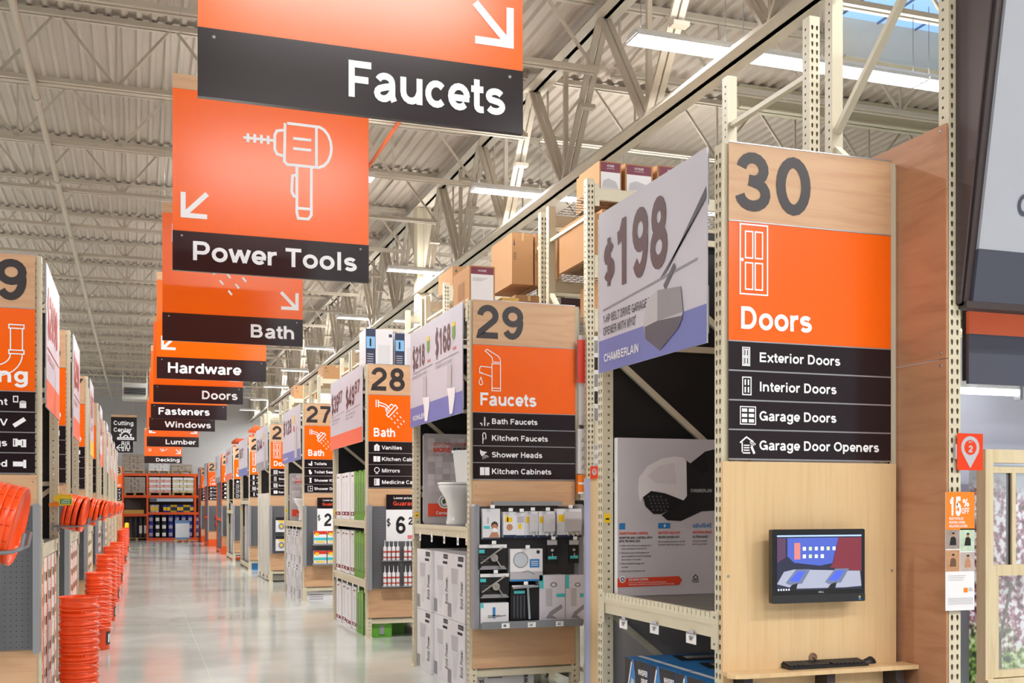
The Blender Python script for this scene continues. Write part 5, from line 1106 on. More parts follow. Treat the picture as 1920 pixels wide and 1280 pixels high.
# cartons lying in the base of aisles 29 and 27
def ks(mb, F, W, Hh): mb.text(Fr(F.p(.08, .01, 0), F.v, -F.u), 'Bold.', 0, 0, .05, TXT, w=.15); [mb.rect(F, .12, Hh-.03-.035*k, .12+.2-.03*(k % 3), Hh-.022-.035*k, TXT, .001) for k in range(3)]; mb.text(Fr(F.p(W*.9, .02, 0), F.v, -F.u), 'Power.', 0, 0, .06, TXT, w=.2)
carton(2.93, 3.5, 9.56, 10.2, .001, .26, M('white_carton', '#dcdbe0', .5), 'white carton lying in the base of the aisle 29 endcap', 'box', None, ks)
carton(2.93, 3.8, 20.12, 20.6, .001, .17, M('white_carton', '#dcdbe0', .5), 'white carton lying in the base of the aisle 27 endcap', 'box', None, lambda mb, F, W, Hh: [mb.rect(F, .05, .03+.04*k, .3, .04+.04*k, TXT, .001) for k in range(3)])

# ------------------------------------------------------------------ aisle 28: narrow vanity light cartons
def grW(mb, F, W, Hh):
    mb.rect(F, W*.4, Hh*.18, W*.62, Hh*.72, GREYT, .001); mb.rect(F, W*.36, Hh*.12, W*.66, Hh*.18, DKGREEN, .001)
    for k in range(4): mb.rect(F, W*.2, Hh*(.78+.04*k), W*.8, Hh*(.79+.04*k), M('pale_green_ink', '#b9d98c', .4), .001)
def whW(mb, F, W, Hh):
    mb.rect(F, 0, .08*Hh, W, .16*Hh, MAROON, .001); mb.rect(F, W*.25, Hh*.1, W*.5, Hh*.14, WHITE, .002); mb.rect(F, W*.42, Hh*.22, W*.5, Hh*.8, LGREY, .001); mb.rect(F, W*.2, Hh*.9, W*.6, Hh*.93, MAROON, .001)
for lvl, z0, h, nw, ng in ((2, 1.556, .68, 4, 5), (1, .766, .63, 4, 5), (0, .002, .60, 4, 3)):
    s, Y0, Y1, tt = EC['28']; y = Y1-.12
    wds = (.36 if lvl else .40)
    for k in range(nw):
        carton(2.88+(.02 if k % 2 else 0), 3.5, y-wds, y-.006, z0, z0+h, PAPER, 'white light fixture carton with a maroon stripe, %s shelf of aisle 28' % ('bottom', 'middle', 'top')[lvl], 'box', 'white and maroon cartons on aisle 28, %s shelf' % ('bottom', 'middle', 'top')[lvl], None, whW, 'fixture_carton'); y -= wds
    for k in range(ng):
        carton(2.88, 3.45, y-.16, y-.006, z0, z0+h-.02*(k % 2), GREEN, 'slim green light bulb carton standing on the %s shelf of aisle 28' % ('bottom', 'middle', 'top')[lvl], 'box', 'green cartons on aisle 28, %s shelf' % ('bottom', 'middle', 'top')[lvl], lambda mb, F, W, Hh: grW(mb, F, W, Hh), grW, 'bulb_carton'); y -= .17
for k in range(5):
    y = 16.4-.42*k; F = FW((2.835, y, .58)); mb = MB(); mb.fbox(F, 0, .07, 0, .085, -.003, 0, WHITE); mb.rect(F, .02, .02, .05, .06, GREYT, .001)
    tag(mb.build('price_tag'), 'white price tag hanging under the middle shelf beam of aisle 28', 'price tag', 'price tags under the aisle 28 shelf')
for k, (a_, b_) in enumerate(((.05, .32), (.68, .98))):
    carton(2.88+a_, 2.88+b_, 14.25, 14.5, .001, .225, GREEN, 'green carton in the base of the aisle 28 endcap, %s one' % ('left', 'right')[k], 'box', None, grW)

# ------------------------------------------------------------------ pegboards on the near sides
PB = {}
for n_, zb, zt_ in (('29', .66, 1.745), ('28', .66, 1.745), ('27', .66, 1.745), ('26', .66, 1.745), ('25', .66, 1.745), ('24', .66, 1.745), ('23', .66, 1.745), ('22', .66, 1.745), ('21', .66, 1.745)):
    PB[n_] = pegboard(n_, EC[n_][1], 1, zb, zt_, 'grey pegboard display with rounded side wings under the aisle %s sign' % n_, dark=(n_ == '29'), wings=('l', 'r') if n_ == '29' else ('l',))
t, F, W = PB['29']
mb = MB(); mb.fbox(F, .17, .84, 1.752, 1.79, .0, .05, GREYP); mb.build('label_holder', t)
mb = MB(); mb.fbox(F, .02, .985, .65, .70, .0, .20, M('tray_grey', '#7d8086', .4)); mb.fbox(F, .02, .985, .70, .715, .19, .20, MATS['tray_grey']); mb.build('tray', t)
for k, a in enumerate((.2, .45, .72)):
    G_ = Fr(F.p(a, .655, .2)); mb = MB(); mb.fbox(G_, 0, .075, 0, .045, 0, .002, WHITE); mb.text(G_, ('6', '24', '22')[k], .015, .012, .022, BLK, w=.03, c=.004); tag(mb.build('price_tag'), 'white price tag on the aisle 29 pegboard tray, %s' % ('left', 'centre', 'right')[k], 'price tag')
mb = MB(); mb.fbox(Fr(F.p(-.028, .64, 0)), 0, 0.001, 0, .001, 0, .001, GREYP)
Y9 = 9.30
def shv(mb, F, W, Hh):   # shaver pack
    mb.disc(F, W*.68, Hh*.45, W*.2, Hh*.13, M('dark_hair_print', '#3a2a26', .5), .001); mb.disc(F, W*.68, Hh*.38, W*.17, Hh*.12, SKIN, .002); mb.disc(F, W*.68, Hh*.3, W*.15, Hh*.07, WHITE, .003); mb.poly(F, [(W*.35, Hh*.06), (W*.95, Hh*.06), (W*.85, Hh*.22), (W*.5, Hh*.22)], SKIN, .0015)
    mb.rect(F, W*.05, Hh*.34, W*.4, Hh*.43, TEAL, .002); mb.rect(F, W*.25, Hh*.5, W*.35, Hh*.72, LGREY, .001); mb.rect(F, 0, 0, W, Hh*.05, DGREY, .001)
def disp(n):
    def f(mb, F, W, Hh):
        mb.rect(F, 0, 0, W, Hh*.09, DKBLUE, .001); mb.rect(F, W*.05, Hh*.55, W*.3, Hh*.8, YEL, .001)
        c = M('frosted_plastic', '#c9c6cc', .2); mb.bbox(F, W*.28, W*.96, Hh*.22, Hh*.9, 0, .03, c, .01)
        for k in range(n): mb.lathe([(.018, 0), (.02, .008), (.012, .014)], CHROME, F.p(W*(.3+.6*(k+.5)/n), Hh*.13, .03), (0, -1, 0), 12)
    return f
def small(mb, F, W, Hh): mb.rect(F, 0, 0, W, Hh*.1, DKBLUE, .001); mb.rect(F, W*.3, Hh*.6, W*.7, Hh*.78, YEL, .001); mb.rect(F, W*.15, Hh*.6, W*.4, Hh*.85, YEL, .001); mb.disc(F, W*.5, Hh*.4, W*.25, Hh*.13, SKIN, .001)
def sml2(mb, F, W, Hh): mb.rect(F, 0, 0, W, Hh*.1, DKBLUE, .001); mb.rect(F, W*.25, Hh*.35, W*.6, Hh*.55, YEL, .002); mb.rect(F, W*.12, Hh*.6, W*.88, Hh*.85, LGREY, .001)
def sq(x, y): return 860+x/3.37, 900+y/3.37
def P9(x0, y0, x1, y1, *a, **k):
    p0 = sq(x0, y0); p1 = sq(x1, y1); return pk(p0[0], p0[1], p1[0], p1[1], Y9, *a, **k)
WC = M('white_blister_card', '#dfdfe6', .3)
P9(152, 180, 262, 372, .05, WC, 'white shaving mirror pack with a face photo, top left of pegboard', 'package', None, shv)
P9(282, 200, 362, 362, .06, WC, 'white pack with yellow squares, second along the pegboard top row', 'package', None, small)
P9(362, 204, 420, 364, .04, WC, 'narrow white pack with one yellow square on the pegboard top row', 'package', None, sml2)
P9(422, 196, 500, 362, .06, WC, 'single soap dispenser pack on the pegboard top row', 'package', None, disp(1))
P9(506, 196, 606, 362, .07, WC, 'double soap dispenser pack on the pegboard top row', 'package', None, disp(2))
P9(622, 180, 776, 362, .08, WC, 'triple soap dispenser pack, top right of pegboard', 'package', None, disp(3))
def squee(mb, F, W, Hh):
    mb.rect(F, 0, Hh*.86, W, Hh, PAPER, .001); mb.rect(F, W*.0, Hh*.66, W*.2, Hh*.8, TEAL, .001); mb.poly(F, [(0, 0), (W, 0), (W*.9, Hh*.15), (W*.12, Hh*.15)], GREYT, .001)
    mb.bar(F.p(W*.04, Hh*.25, .012), F.p(W*.85, Hh*.9, .012), .014, .014, CHROME); mb.bar(F.p(W*.55, Hh*.5, .012), F.p(W*.8, Hh*.06, .012), .012, .012, CHROME); mb.disc(F, W*.53, Hh*.47, .035, .035, CHROME, .02); mb.disc(F, W*.53, Hh*.47, .015, .015, GREYT, .021)
    for k in range(3): mb.rect(F, W*.05, Hh*(.3+.1*k), W*.35, Hh*(.33+.1*k), DGREY, .001)
P9(128, 405, 304, 566, .06, BLK, 'black squeegee pack on the left of the pegboard, upper', 'package', None, squee); P9(136, 588, 318, 746, .08, BLK, 'black squeegee pack on the left of the pegboard, lower', 'package', None, squee)
def mir(mb, F, W, Hh):
    mb.rect(F, 0, 0, W, Hh*.06, BLUEB, .001); mb.rect(F, 0, .06*Hh, W, Hh*.3, LGREY, .001); mb.line(F, _arc(W*.32, Hh*.66, W*.22, W*.22, 0, 360, 20)[:-1], .008, GREYT, .003, True); mb.disc(F, W*.32, Hh*.66, W*.21, W*.21, M('mirror_print', '#c2c9d2', .2), .002)
    mb.rect(F, W*.6, Hh*.42, W*.9, Hh*.68, BLUEB, .002); mb.disc(F, W*.86, Hh*.9, .017, .017, DKBLUE, .002); mb.line(F, [(W*.35, Hh*.28), (W*.55, Hh*.32), (W*.75, Hh*.2)], .008, GREYT, .003)
    for k in range(3): mb.rect(F, W*.64, Hh*(.48+.06*k), W*.86, Hh*(.5+.06*k), WHITE, .003)
P9(326, 432, 530, 640, .09, PAPER, 'white and blue boxed magnifying mirror in the middle of the pegboard', 'box', None, mir)
def hook(mb, F, W, Hh): mb.rect(F, W*.1, Hh*.2, W*.95, Hh*.33, TEAL, .002); mb.rect(F, 0, Hh*.8, W, Hh, LGREY, .002); mb.lathe([(.02, 0), (.022, .008), (.01, .02)], CHROME, F.p(W*.5, Hh*.58, 0), (0, -1, 0), 14); mb.tube([F.p(W*.5, Hh*.45, .01), F.p(W*.5, Hh*.3, .012), F.p(W*.65, Hh*.28, .02)], .004, CHROME, 6)
P9(558, 378, 622, 530, .02, BLK, 'small robe hook pack on the pegboard, left of two', 'package', None, hook); P9(698, 378, 758, 524, .02, BLK, 'small robe hook pack on the pegboard, right of two', 'package', None, hook)
def tall(mb, F, W, Hh):
    mb.rect(F, 0, Hh*.7, W*.16, Hh, TEAL, .001); mb.rect(F, W*.66, Hh*.5, W, Hh*.58, TEAL, .001); mb.rect(F, W*.25, Hh*.3, W*.5, Hh*.7, LGREY, .001); mb.disc(F, W*.55, Hh*.78, W*.14, W*.1, GREYT, .002); mb.disc(F, W*.55, Hh*.78, W*.06, W*.05, PAPER, .003)
    mb.poly(F, [(W*.25, Hh*.04), (W*.4, Hh*.18), (W*.85, Hh*.34), (W*.9, Hh*.26), (W*.5, Hh*.1), (W*.7, Hh*.02)], GREYT, .002)
P9(510, 596, 672, 884, .12, M('lilac_white_carton', '#d7d2de', .35), 'tall white bath fixture box in the pegboard tray, left of two', 'box', None, tall, hang=False); P9(676, 596, 812, 882, .12, MATS['lilac_white_carton'], 'tall white bath fixture box in the pegboard tray, right of two', 'box', None, tall, hang=False)
def tee(mb, F, W, Hh): mb.bar(F.p(W*.04, Hh*.93, .02), F.p(W*.96, Hh*.97, .02), .018, .018, CHROME); mb.bar(F.p(W*.58, Hh*.93, .02), F.p(W*.64, Hh*.02, .02), .02, .012, CHROME); mb.rect(F, W*.12, Hh*.76, W*.5, Hh*.84, TEAL, .001); mb.rect(F, W*.05, Hh*.96, W*.85, Hh*1.0, PAPER, .001); [mb.rect(F, W*(.1+.12*k), Hh*.05, W*(.15+.12*k), Hh*.7, DGREY, .001) for k in range(4)]
P9(328, 660, 506, 884, .1, BLK, 'black pack with a long chrome shower squeegee in the tray', 'package', None, tee)
def blu(mb, F, W, Hh): mb.rect(F, W*.42, Hh*.3, W*.52, Hh*.8, BLUEB, .001); mb.rect(F, W*.0, Hh*.78, W*.1, Hh, TEAL, .001); mb.line(F, [(W*.25, Hh*.35), (W*.9, Hh*.42)], .01, GREYT, .002); mb.rect(F, W*.25, Hh*.4, W*.7, Hh*.45, GREYT, .001)
P9(140, 772, 316, 918, .12, PAPER, 'white box with a blue brush picture at lower left of tray', 'box', None, blu, hang=False)

# 28: guarantee card, caulk tubes
def gcard(n_, num, label, a0=.23, zt_=1.90, cut=None):
    t, F, W = PB[n_]; G_ = Fr(F.p(a0, zt_-.62, .0)); mb = MB(); mb.fbox(G_, 0, W-a0+.0, 0, .62, 0, .004, WHITE); mb.fbox(G_, 0, W-a0, .42, .62, .004, .005, BLACK)
    G_ = Fr(G_.p(-.04, .0)); mb.text(G_, 'Lower prices...', .14, .56, .03, WHITE, w=.3, c=.006); mb.text(G_, 'Guaranteed.', .13, .475, .055, M('orange_ink', '#e0482a', .4), w=.48, c=.006)
    mb.text(G_, '$', .04, .2, .1, BLK, w=.06, c=.006, wt=.14); mb.text(G_, num, .16, .1, .23, BLK, w=.14, c=.006); mb.text(G_, '28', .34, .22, .1, BLK, w=.13, c=.006); mb.rect(G_, .33, .03, .55, .08, M('pink_print', '#e87a8a', .4), .006)
    tag(mb.build('price_card'), label, 'price card')
gcard('28', '6', 'large price card reading $6 on the aisle 28 pegboard'); gcard('27', '2', 'large price card reading $2 on the aisle 27 pegboard'); gcard('26', '3', 'price card on the aisle 26 pegboard, mostly hidden', .45)
def tube_me():
    a = MB(); a.lathe([(.024, 0), (.024, .17), (.02, .178), (.008, .184)], PAPER, n=12); a.lathe([(.0243, .03), (.0243, .05)], M('red_tube_label', '#d05a50', .4), n=12); a.lathe([(.0243, .1), (.0243, .125)], M('red_tube_label', '#d05a50', .4), n=12)
    b = MB(); b.lathe([(.008, .184), (.003, .27)], WHITE, n=8); r = []
    for m_, n_ in ((a, 'cartridge'), (b, 'nozzle')): o = m_.build(n_, loc=(0, 0, 0)); r.append((n_, o.data)); bpy.data.objects.remove(o)
    return r
TM = tube_me(); t, F, W = PB['28']
for r_, z in enumerate((.69, 1.03)):
    for g_, a0 in enumerate((.19, .47, .75)):
        mb = MB(); mb.fbox(F, a0-.03, a0+.22, z-.012, z, 0, .09, GREYP); mb.build('shelf_tray', t)
        for k in range(4):
            p = F.p(a0+.015+.058*k, z+.001, .045); o = thing('caulk_tube', 'white caulk tube with red label on the aisle 28 pegboard, %s row' % ('lower', 'upper')[r_], 'caulk tube', p, 'caulk tubes, %s row' % ('lower', 'upper')[r_])
            for nn, me in TM: inst(nn, me, o, p)
t, F, W = PB['27']
for r_, z in enumerate((.70, 1.06)):
    mb = MB(); mb.fbox(F, .13, .98, z-.03, z, .0, .16, GREYP); mb.build('shelf_tray', t)
    for k in range(3):
        a0 = .15+.25*k; G_ = Fr(F.p(a0, z+.001, .02)); mb = MB()
        if k < 2: mb.fbox(G_, 0, .23, 0, .23, 0, .11, PAPER); mb.rect(G_, 0, .17, .23, .23, RED, .112); mb.rect(G_, .02, .15, .09, .2, YEL, .113); mb.rect(G_, 0, .06, .23, .11, TEAL, .112); mb.rect(G_, .03, .02, .2, .045, YEL, .112)
        else: mb.fbox(G_, 0, .2, 0, .28, 0, .11, M('emerald_pack', '#2fa58a', .4)); mb.rect(G_, 0, .22, .2, .28, RED, .112); mb.disc(G_, .1, .12, .06, .06, PAPER, .113)
        tag(mb.build('cleaner_pack'), '%s cleaner pack on the aisle 27 pegboard, %s shelf' % (('left red and white', 'middle red and white', 'green')[k], ('lower', 'upper')[r_]), 'package', 'cleaner packs on aisle 27')
t, F, W = PB['26']
for r_, z in enumerate((.72, 1.15)):
    for k in range(3):
        a0 = .1+.33*k; G_ = Fr(F.p(a0, z, .02)); mb = MB(); mb.fbox(G_, 0, .26, 0, .34, 0, .06, WC); mb.rect(G_, 0, .27, .26, .34, BLK, .061); mb.rect(G_, .06, .22, .2, .26, YEL, .061); mb.disc(G_, .13, .13, .07, .08, GREYT, .062); mb.disc(G_, .13, .13, .03, .03, YEL, .063)
        tag(mb.build('hardware_pack'), 'white and black door hardware pack on the aisle 26 pegboard, %s row' % ('lower', 'upper')[r_], 'package', 'hardware packs, aisle 26 %s row' % ('lower', 'upper')[r_])
t, F, W = PB['25']
for k in range(3):
    G_ = Fr(F.p(.35, .72+.3*k, .02)); mb = MB(); mb.fbox(G_, 0, .3, 0, .25, 0, .06, M('pale_blue_pack', '#c5cde0', .4)); mb.rect(G_, 0, 0, .3, .05, DKBLUE, .061); mb.rect(G_, .1, .08, .2, .2, BLK, .061)
    tag(mb.build('hardware_pack'), 'pale blue hardware pack on the aisle 25 pegboard, %s' % ('bottom', 'middle', 'top')[k], 'package')
G_ = Fr(PB['23'][1].p(.2, .75, .02)); mb = MB(); mb.fbox(G_, 0, .22, 0, .3, 0, .08, M('lime_pack', '#a6c820', .4)); tag(mb.build('hardware_pack'), 'lime green pack on the far aisle 23 pegboard', 'package')
for k, z in enumerate((.95, 1.25)):
    G_ = Fr(PB['22'][1].p(.42, z, .05)); mb = MB(); mb.disc(G_, 0, 0, .14, .14, M('crimson_disc', '#c41f3c', .4), .03, 20); mb.lathe([(.14, 0), (.14, .03), (.05, .035)], MATS['crimson_disc'], G_.p(0, 0), (0, -1, 0), 20); mb.disc(G_, 0, 0, .06, .04, WHITE, .037)
    tag(mb.build('saw_blade_pack'), 'round crimson pack on the far aisle 22 pegboard, %s' % ('lower', 'upper')[k], 'package')

# 26: tall white doors stacked on edge ; 25, 24: framed doors and windows in the opening
for k in range(9):
    y = 27.8-.25*k; mb = MB(); x0 = 2.83+.02*(k % 3); mb.box(x0, x0+.85, y-.2, y-.02, .02, 2.03+.02*(k % 2), M('white_door_paint', '#dedbd2', .5)); 
    for j in range(3): mb.box(x0-.001, x0, y-.155+.045*j, y-.15+.045*j, .02, 2.0, LGREY)
    tag(mb.build('door_slab'), 'tall white packed door standing on edge in the aisle 26 endcap', 'door', 'white doors on edge in aisle 26')
for n_, z0 in (('25', .18), ('24', .18)):
    s, Y0, Y1, tt = EC[n_]
    for k in range(2):
        y = Y1-.25-.9*k; mb = MB(); FX = FW((2.95, y, z0)); mb.fbox(FX, 0, .8, 0, 1.65, -.05, 0, M('grey_steel_door', '#a9aab2', .4)); mb.fbox(FX, .08, .72, .15, .75, 0, .008, LGREY); mb.fbox(FX, .08, .72, .85, 1.55, 0, .008, LGREY); mb.line(FX, _arc(.4, 1.2, .14, .2, 0, 360, 14)[:-1], .02, GREYT, .01, True)
        tag(mb.build('steel_door'), 'grey panelled steel door inside the aisle %s endcap, %s' % (n_, ('far', 'near')[k]), 'door')
for k in range(3):
    carton(2.9+.3*k, 3.17+.3*k, 30.36, 30.6, .002, .25, BLUEB, 'blue box in the base of the aisle 25 endcap, %s' % ('left', 'middle', 'right')[k], 'box')
for n_ in ('23', '22', '21'):
    s, Y0, Y1, tt = EC[n_]; mb = MB(); mb.box(2.87, 3.85, Y0-.3, Y0-.04, 0, .3, ROR); tag(mb.build('rack_guard'), 'orange steel rack guard at the foot of the aisle %s endcap' % n_, 'rack guard')
    for k in range(8):
        mb = MB(); mb.lathe([(.05, 0), (.055, .06), (.05, .07), (.05, 2.5)], M('slate_pipe_plastic', '#4a5560', .5), (2.92+.1*(k % 2), Y1-.2-.2*k, .17), n=12)
        tag(mb.build('drain_pipe'), 'slate grey pipe standing upright in the aisle %s endcap' % n_, 'pipe', 'slate pipes in the aisle %s endcap' % n_)
# ------------------------------------------------------------------ boxes on top of the racks
def homebox(mb, F, W, Hh):
    mb.rect(F, W*.06, Hh*.62, W*.94, Hh*.96, MAROON, .001); mb.rect(F, W*.06, .03*Hh, W*.94, Hh*.62, PAPER, .001); mb.text(F, 'HOME', W*.5, Hh*.8, Hh*.09, WHITE, w=W*.34, al='c', c=.003, wt=.12); mb.text(F, 'DECORATORS', W*.5, Hh*.73, Hh*.035, WHITE, w=W*.34, al='c', c=.003, wt=.12)
    mb.poly(F, [(W*.12, Hh*.06), (W*.16, Hh*.3), (W*.4, Hh*.4), (W*.75, Hh*.3), (W*.88, Hh*.06)], LGREY, .002)
def homewhite(mb, F, W, Hh):
    mb.rect(F, W*.06, Hh*.8, W*.94, Hh*.97, MAROON, .001); mb.rect(F, W*.06, .03*Hh, W*.94, Hh*.8, PAPER, .001); mb.text(F, 'HOME', W*.5, Hh*.86, Hh*.05, WHITE, w=W*.34, al='c', c=.003, wt=.12); [mb.rect(F, W*.12, Hh*(.7-.03*k), W*(.7-.1*k), Hh*(.71-.03*k), GREYT, .002) for k in range(3)]
def plain(mb, F, W, Hh): mb.rect(F, W*.45, Hh*.85, W*.55, Hh, M('packing_tape', '#c9a878', .3), .001); mb.poly(F, [(W*.06, Hh*.75), (W*.1, Hh*.9), (W*.14, Hh*.75)], TXT, .001); [mb.rect(F, W*.06, Hh*(.6-.04*k), W*.2, Hh*(.61-.04*k), TXT, .001) for k in range(4)]
def whitelab(mb, F, W, Hh): mb.rect(F, W*.1, Hh*.1, W*.95, Hh*.8, PAPER, .001); [mb.rect(F, W*.2, Hh*(.7-.06*k), W*.8, Hh*(.72-.06*k), LGREY, .002) for k in range(6)]
def pc(px0, px1, Y, dep, z0, z1, m, deco, label, name='carton', group=None):
    a = onY(px0, 900, Y); b = onY(px1, 900, Y); return carton(a.x, b.x, Y, Y+dep, z0, z1, m, label, 'box', group, deco, None, name)
ya = 9.42
pc(1124, 1165, ya, .5, 4.735, 5.0, KRAFT, homebox, 'brown carton with maroon print on the highest shelf, left of three')
pc(1172, 1224, ya, .5, 4.735, 5.0, KRAFT, homebox, 'brown carton with maroon print on the highest shelf, middle of three')
pc(1232, 1290, ya, .5, 4.735, 5.02, KRAFT, homebox, 'brown carton with maroon print on the highest shelf, right of three')
pc(1110, 1190, 9.95, .4, 4.735, 5.1, KRAFT, plain, 'large plain brown carton behind the three maroon cartons up high')
pc(1129, 1260, ya+.02, .7, 4.065, 4.55, KRAFT, whitelab, 'brown carton with a white label under the highest shelf')
for k, (a_, b_, dd) in enumerate(((1050, 1098, homewhite), (960, 1000, plain), (1003, 1019, plain))):
    pc(a_, b_, 10.72 if k else 10.6, .7, 4.065, 4.6 if k else 4.55, KRAFT, dd, ('brown carton with maroon band behind the tall posts of aisle 29', 'plain brown carton high behind the aisle 29 sign, left one', 'narrow brown carton high behind the aisle 29 sign')[k])
pc(966, 1018, 10.62, .7, 3.56, 3.93, M('dark_kraft', '#9b7049', .7), plain, 'long brown carton directly above the aisle 29 sign')
pc(1052, 1096, 10.6, .7, 3.56, 3.93, M('pale_carton', '#b7b4ba', .6), lambda mb, F, W, Hh: mb.rect(F, 0, Hh*.55, W, Hh, M('plum_print', '#54404c', .5), .001), 'grey and plum carton above the right end of the aisle 29 sign')
pc(1100, 1128, ya, .7, 4.065, 4.5, KRAFT, plain, 'brown carton beside the tall perforated posts of aisle 29')
for k in range(3): pc(1134+52*k, 1182+52*k, ya, .6, 3.56, 3.9, KRAFT, plain, 'brown carton above the shelf behind the $198 banner', group='brown cartons behind the $198 banner')
pc(1086, 1128, ya+.02, .6, 2.51, 3.35, PAPER, lambda mb, F, W, Hh: [mb.rect(F, W*.45, Hh*(.05+.19*k), W*.95, Hh*(.19+.19*k), (GREYT, BLK)[k % 2], .001) for k in range(5)], 'white carton with small black fixture pictures, right of the aisle 29 sign')
pc(1083, 1098, 9.40, .01, 2.9, 3.3, RED, None, 'red edged card right of the aisle 29 sign', 'card')
# strip of goods in the gap between aisle 29 and the $198 banner
def cover(mb, F, W, Hh):
    for k in range(4): mb.poly(F, [(W*.1, Hh*(.1+.2*k)), (W*.9, Hh*(.16+.2*k)), (W*.7, Hh*(.24+.2*k)), (W*.15, Hh*(.2+.2*k))], LGREY, .001)
pc(1084, 1135, 9.42, .3, 2.05, 2.47, PAPER, cover, 'white wrapped lamp shades on the shelf right of the aisle 29 sign', 'lamp_shade_pack')
pc(1084, 1135, 9.40, .05, 1.86, 2.24-.2, M('bright_orange_print', '#f58220', .35), lambda mb, F, W, Hh: [mb.rect(F, 0, Hh*.5*k, W, Hh*.5*k+.02, WHITE, .001) for k in range(2)], 'orange shelf card with white lines right of aisle 29', 'shelf_card')
pc(1084, 1100, 9.40, .1, 1.46, 1.8, BLK, lambda mb, F, W, Hh: (mb.rect(F, 0, 0, W, Hh*.2, MAROON, .001), mb.rect(F, 0, Hh*.5, W, Hh*.8, LGREY, .001)), 'black and white tool pack right of the aisle 29 sign', 'tool_pack')
b0 = onY(1107, 897, 8.9); b1 = onY(1131, 897, 8.9)
tag(MB().box(b0.x, b1.x+.6, 8.9, 8.93, .02, b0.z, WOODF).build('side_board'), 'pale maple side board standing just left of the $198 endcap', 'board')
tag(MB().box(b0.x-.05, b0.x-.004, 8.89, 8.93, .02, b0.z, M('lavender_edge_strip', '#a9a9c4', .4)).build('edge_post'), 'lavender grey edge post beside the pale maple side board', 'post')
q = onY(1107, 897, 8.88); F = FS((q.x, 8.88, q.z)); mb = MB(); mb.fbox(F, 0, .075, 0, .11, -.003, 0, TO); mb.disc(F, .0375, .06, .022, .03, LGREY, .001); mb.disc(F, .0375, .065, .013, .016, TO, .002); mb.text(F, '2', .0375, .052, .022, LGREY, al='c', w=.014, c=.003)
tag(mb.build('bay_tag'), 'small orange tag with a 2 above the pale maple side board', 'tag')
# on top of endcaps 29 and 28
carton(2.93, 3.18, 9.75, 10.3, 3.606, 4.0, KRAFT, 'brown carton with maroon and white label on top of the aisle 29 endcap', 'box', None, homewhite, lambda mb, F, W, Hh: mb.rect(F, W*.3, Hh*.3, W*.7, Hh*.7, M('dark_kraft', '#9b7049', .7), .001))
carton(3.25, 3.42, 9.75, 10.0, 3.606, 3.72, M('tan_carton', '#c9a04a', .6), 'small tan carton on top of the aisle 29 endcap', 'box')
def whb(mb, F, W, Hh):
    mb.rect(F, 0, 0, W*.36, Hh, DKBLUE, .001); mb.rect(F, W*.02, Hh*.5, W*.34, Hh*.8, M('sky_print', '#7fb6e6', .4), .002); mb.rect(F, W*.14, Hh*.55, W*.2, Hh*.75, BLK, .003); mb.rect(F, W*.45, Hh*.1, W*.9, Hh*.6, M('pale_print', '#cfcfd4', .4), .001); mb.rect(F, W*.85, Hh*.8, W*.97, Hh*.88, DKBLUE, .002)
    for k in range(5): mb.rect(F, W*.05, Hh*(.1+.06*k), W*.28, Hh*(.12+.06*k), LGREY, .003)
for k in range(3): carton(2.89+.4*k, 3.26+.4*k, 14.45, 14.9, 3.606, 4.13-.04*(k > 0), M('white_carton', '#dcdbe0', .5), 'white and navy appliance carton on top of the aisle 28 endcap, %s' % ('left', 'middle', 'right')[k], 'box', None, whb, None, 'appliance_carton')
# bigger stock further back
rs = random.Random(3)
for n_, zl in (('28', 4.735), ('27', 4.735), ('26', 4.735), ('25', 4.735), ('28', 4.065), ('27', 4.065), ('28', 3.565), ('27', 3.565)):
    yc = CEN[n_]-1.1; x = 4.1
    for k in range(4 if n_ == '28' else 2):
        w = rs.uniform(.45, .7); h = rs.uniform(.25, .38)
        carton(x, x+w, yc+.05, yc+.8, zl, zl+h, (KRAFT, M('white_carton', '#dcdbe0', .5), PAPER)[k % 3], '%s carton high on the tall rack behind aisle %s' % (('brown', 'white')[k % 3 > 0], n_), 'box', 'cartons high on the aisle %s rack' % n_, (plain, whitelab, homebox)[k % 3]); x += w+.05

# ------------------------------------------------------------------ orange buckets
def bucket_parts():
    a = MB(); pr = [(.128, 0), (.131, .004), (.1405, .255), (.153, .257), (.153, .272), (.142, .274), (.1425, .29), (.153, .292), (.153, .305), (.143, .307), (.1445, .352), (.155, .353), (.157, .366), (.150, .370), (.146, .366), (.142, .3), (.126, .008), (.0, .008)]
    a.lathe(pr, BKT, n=32)
    b = MB(); pts = [(.158, 0, .315)]+[(.158*math.cos(t)-0*1, -.162*math.sin(t)-.004, .315-.06*math.sin(t)) for t in [math.pi*k/12 for k in range(1, 12)]]+[(-.158, 0, .315)]
    b.tube(pts, .002, M('white_handle_wire', '#e8e4e0', .35), 5)
    c = MB(); c.lathe([(.1364, .09), (.1398, .2)], WHITE, n=32)
    r = []
    for m_, n_ in ((a, 'bucket_body'), (b, 'handle')): o = m_.build(n_, loc=(0, 0, 0)); r.append((n_, o.data)); bpy.data.objects.remove(o)
    return r
BP = bucket_parts()
lab = MB(); 
for k in range(9):
    t0 = -.5+k/8*1.0
vs = []; N = 12
for k in range(N+1):
    t_ = math.radians(-140+k*80/N); vs += [(.1372*math.cos(t_), .1372*math.sin(t_), .06), (.1412*math.cos(t_), .1412*math.sin(t_), .22)]
lab.add(vs, [(2*k, 2*k+2, 2*k+3, 2*k+1) for k in range(N)], M('bucket_label_print', '#4a3038', .4), True)
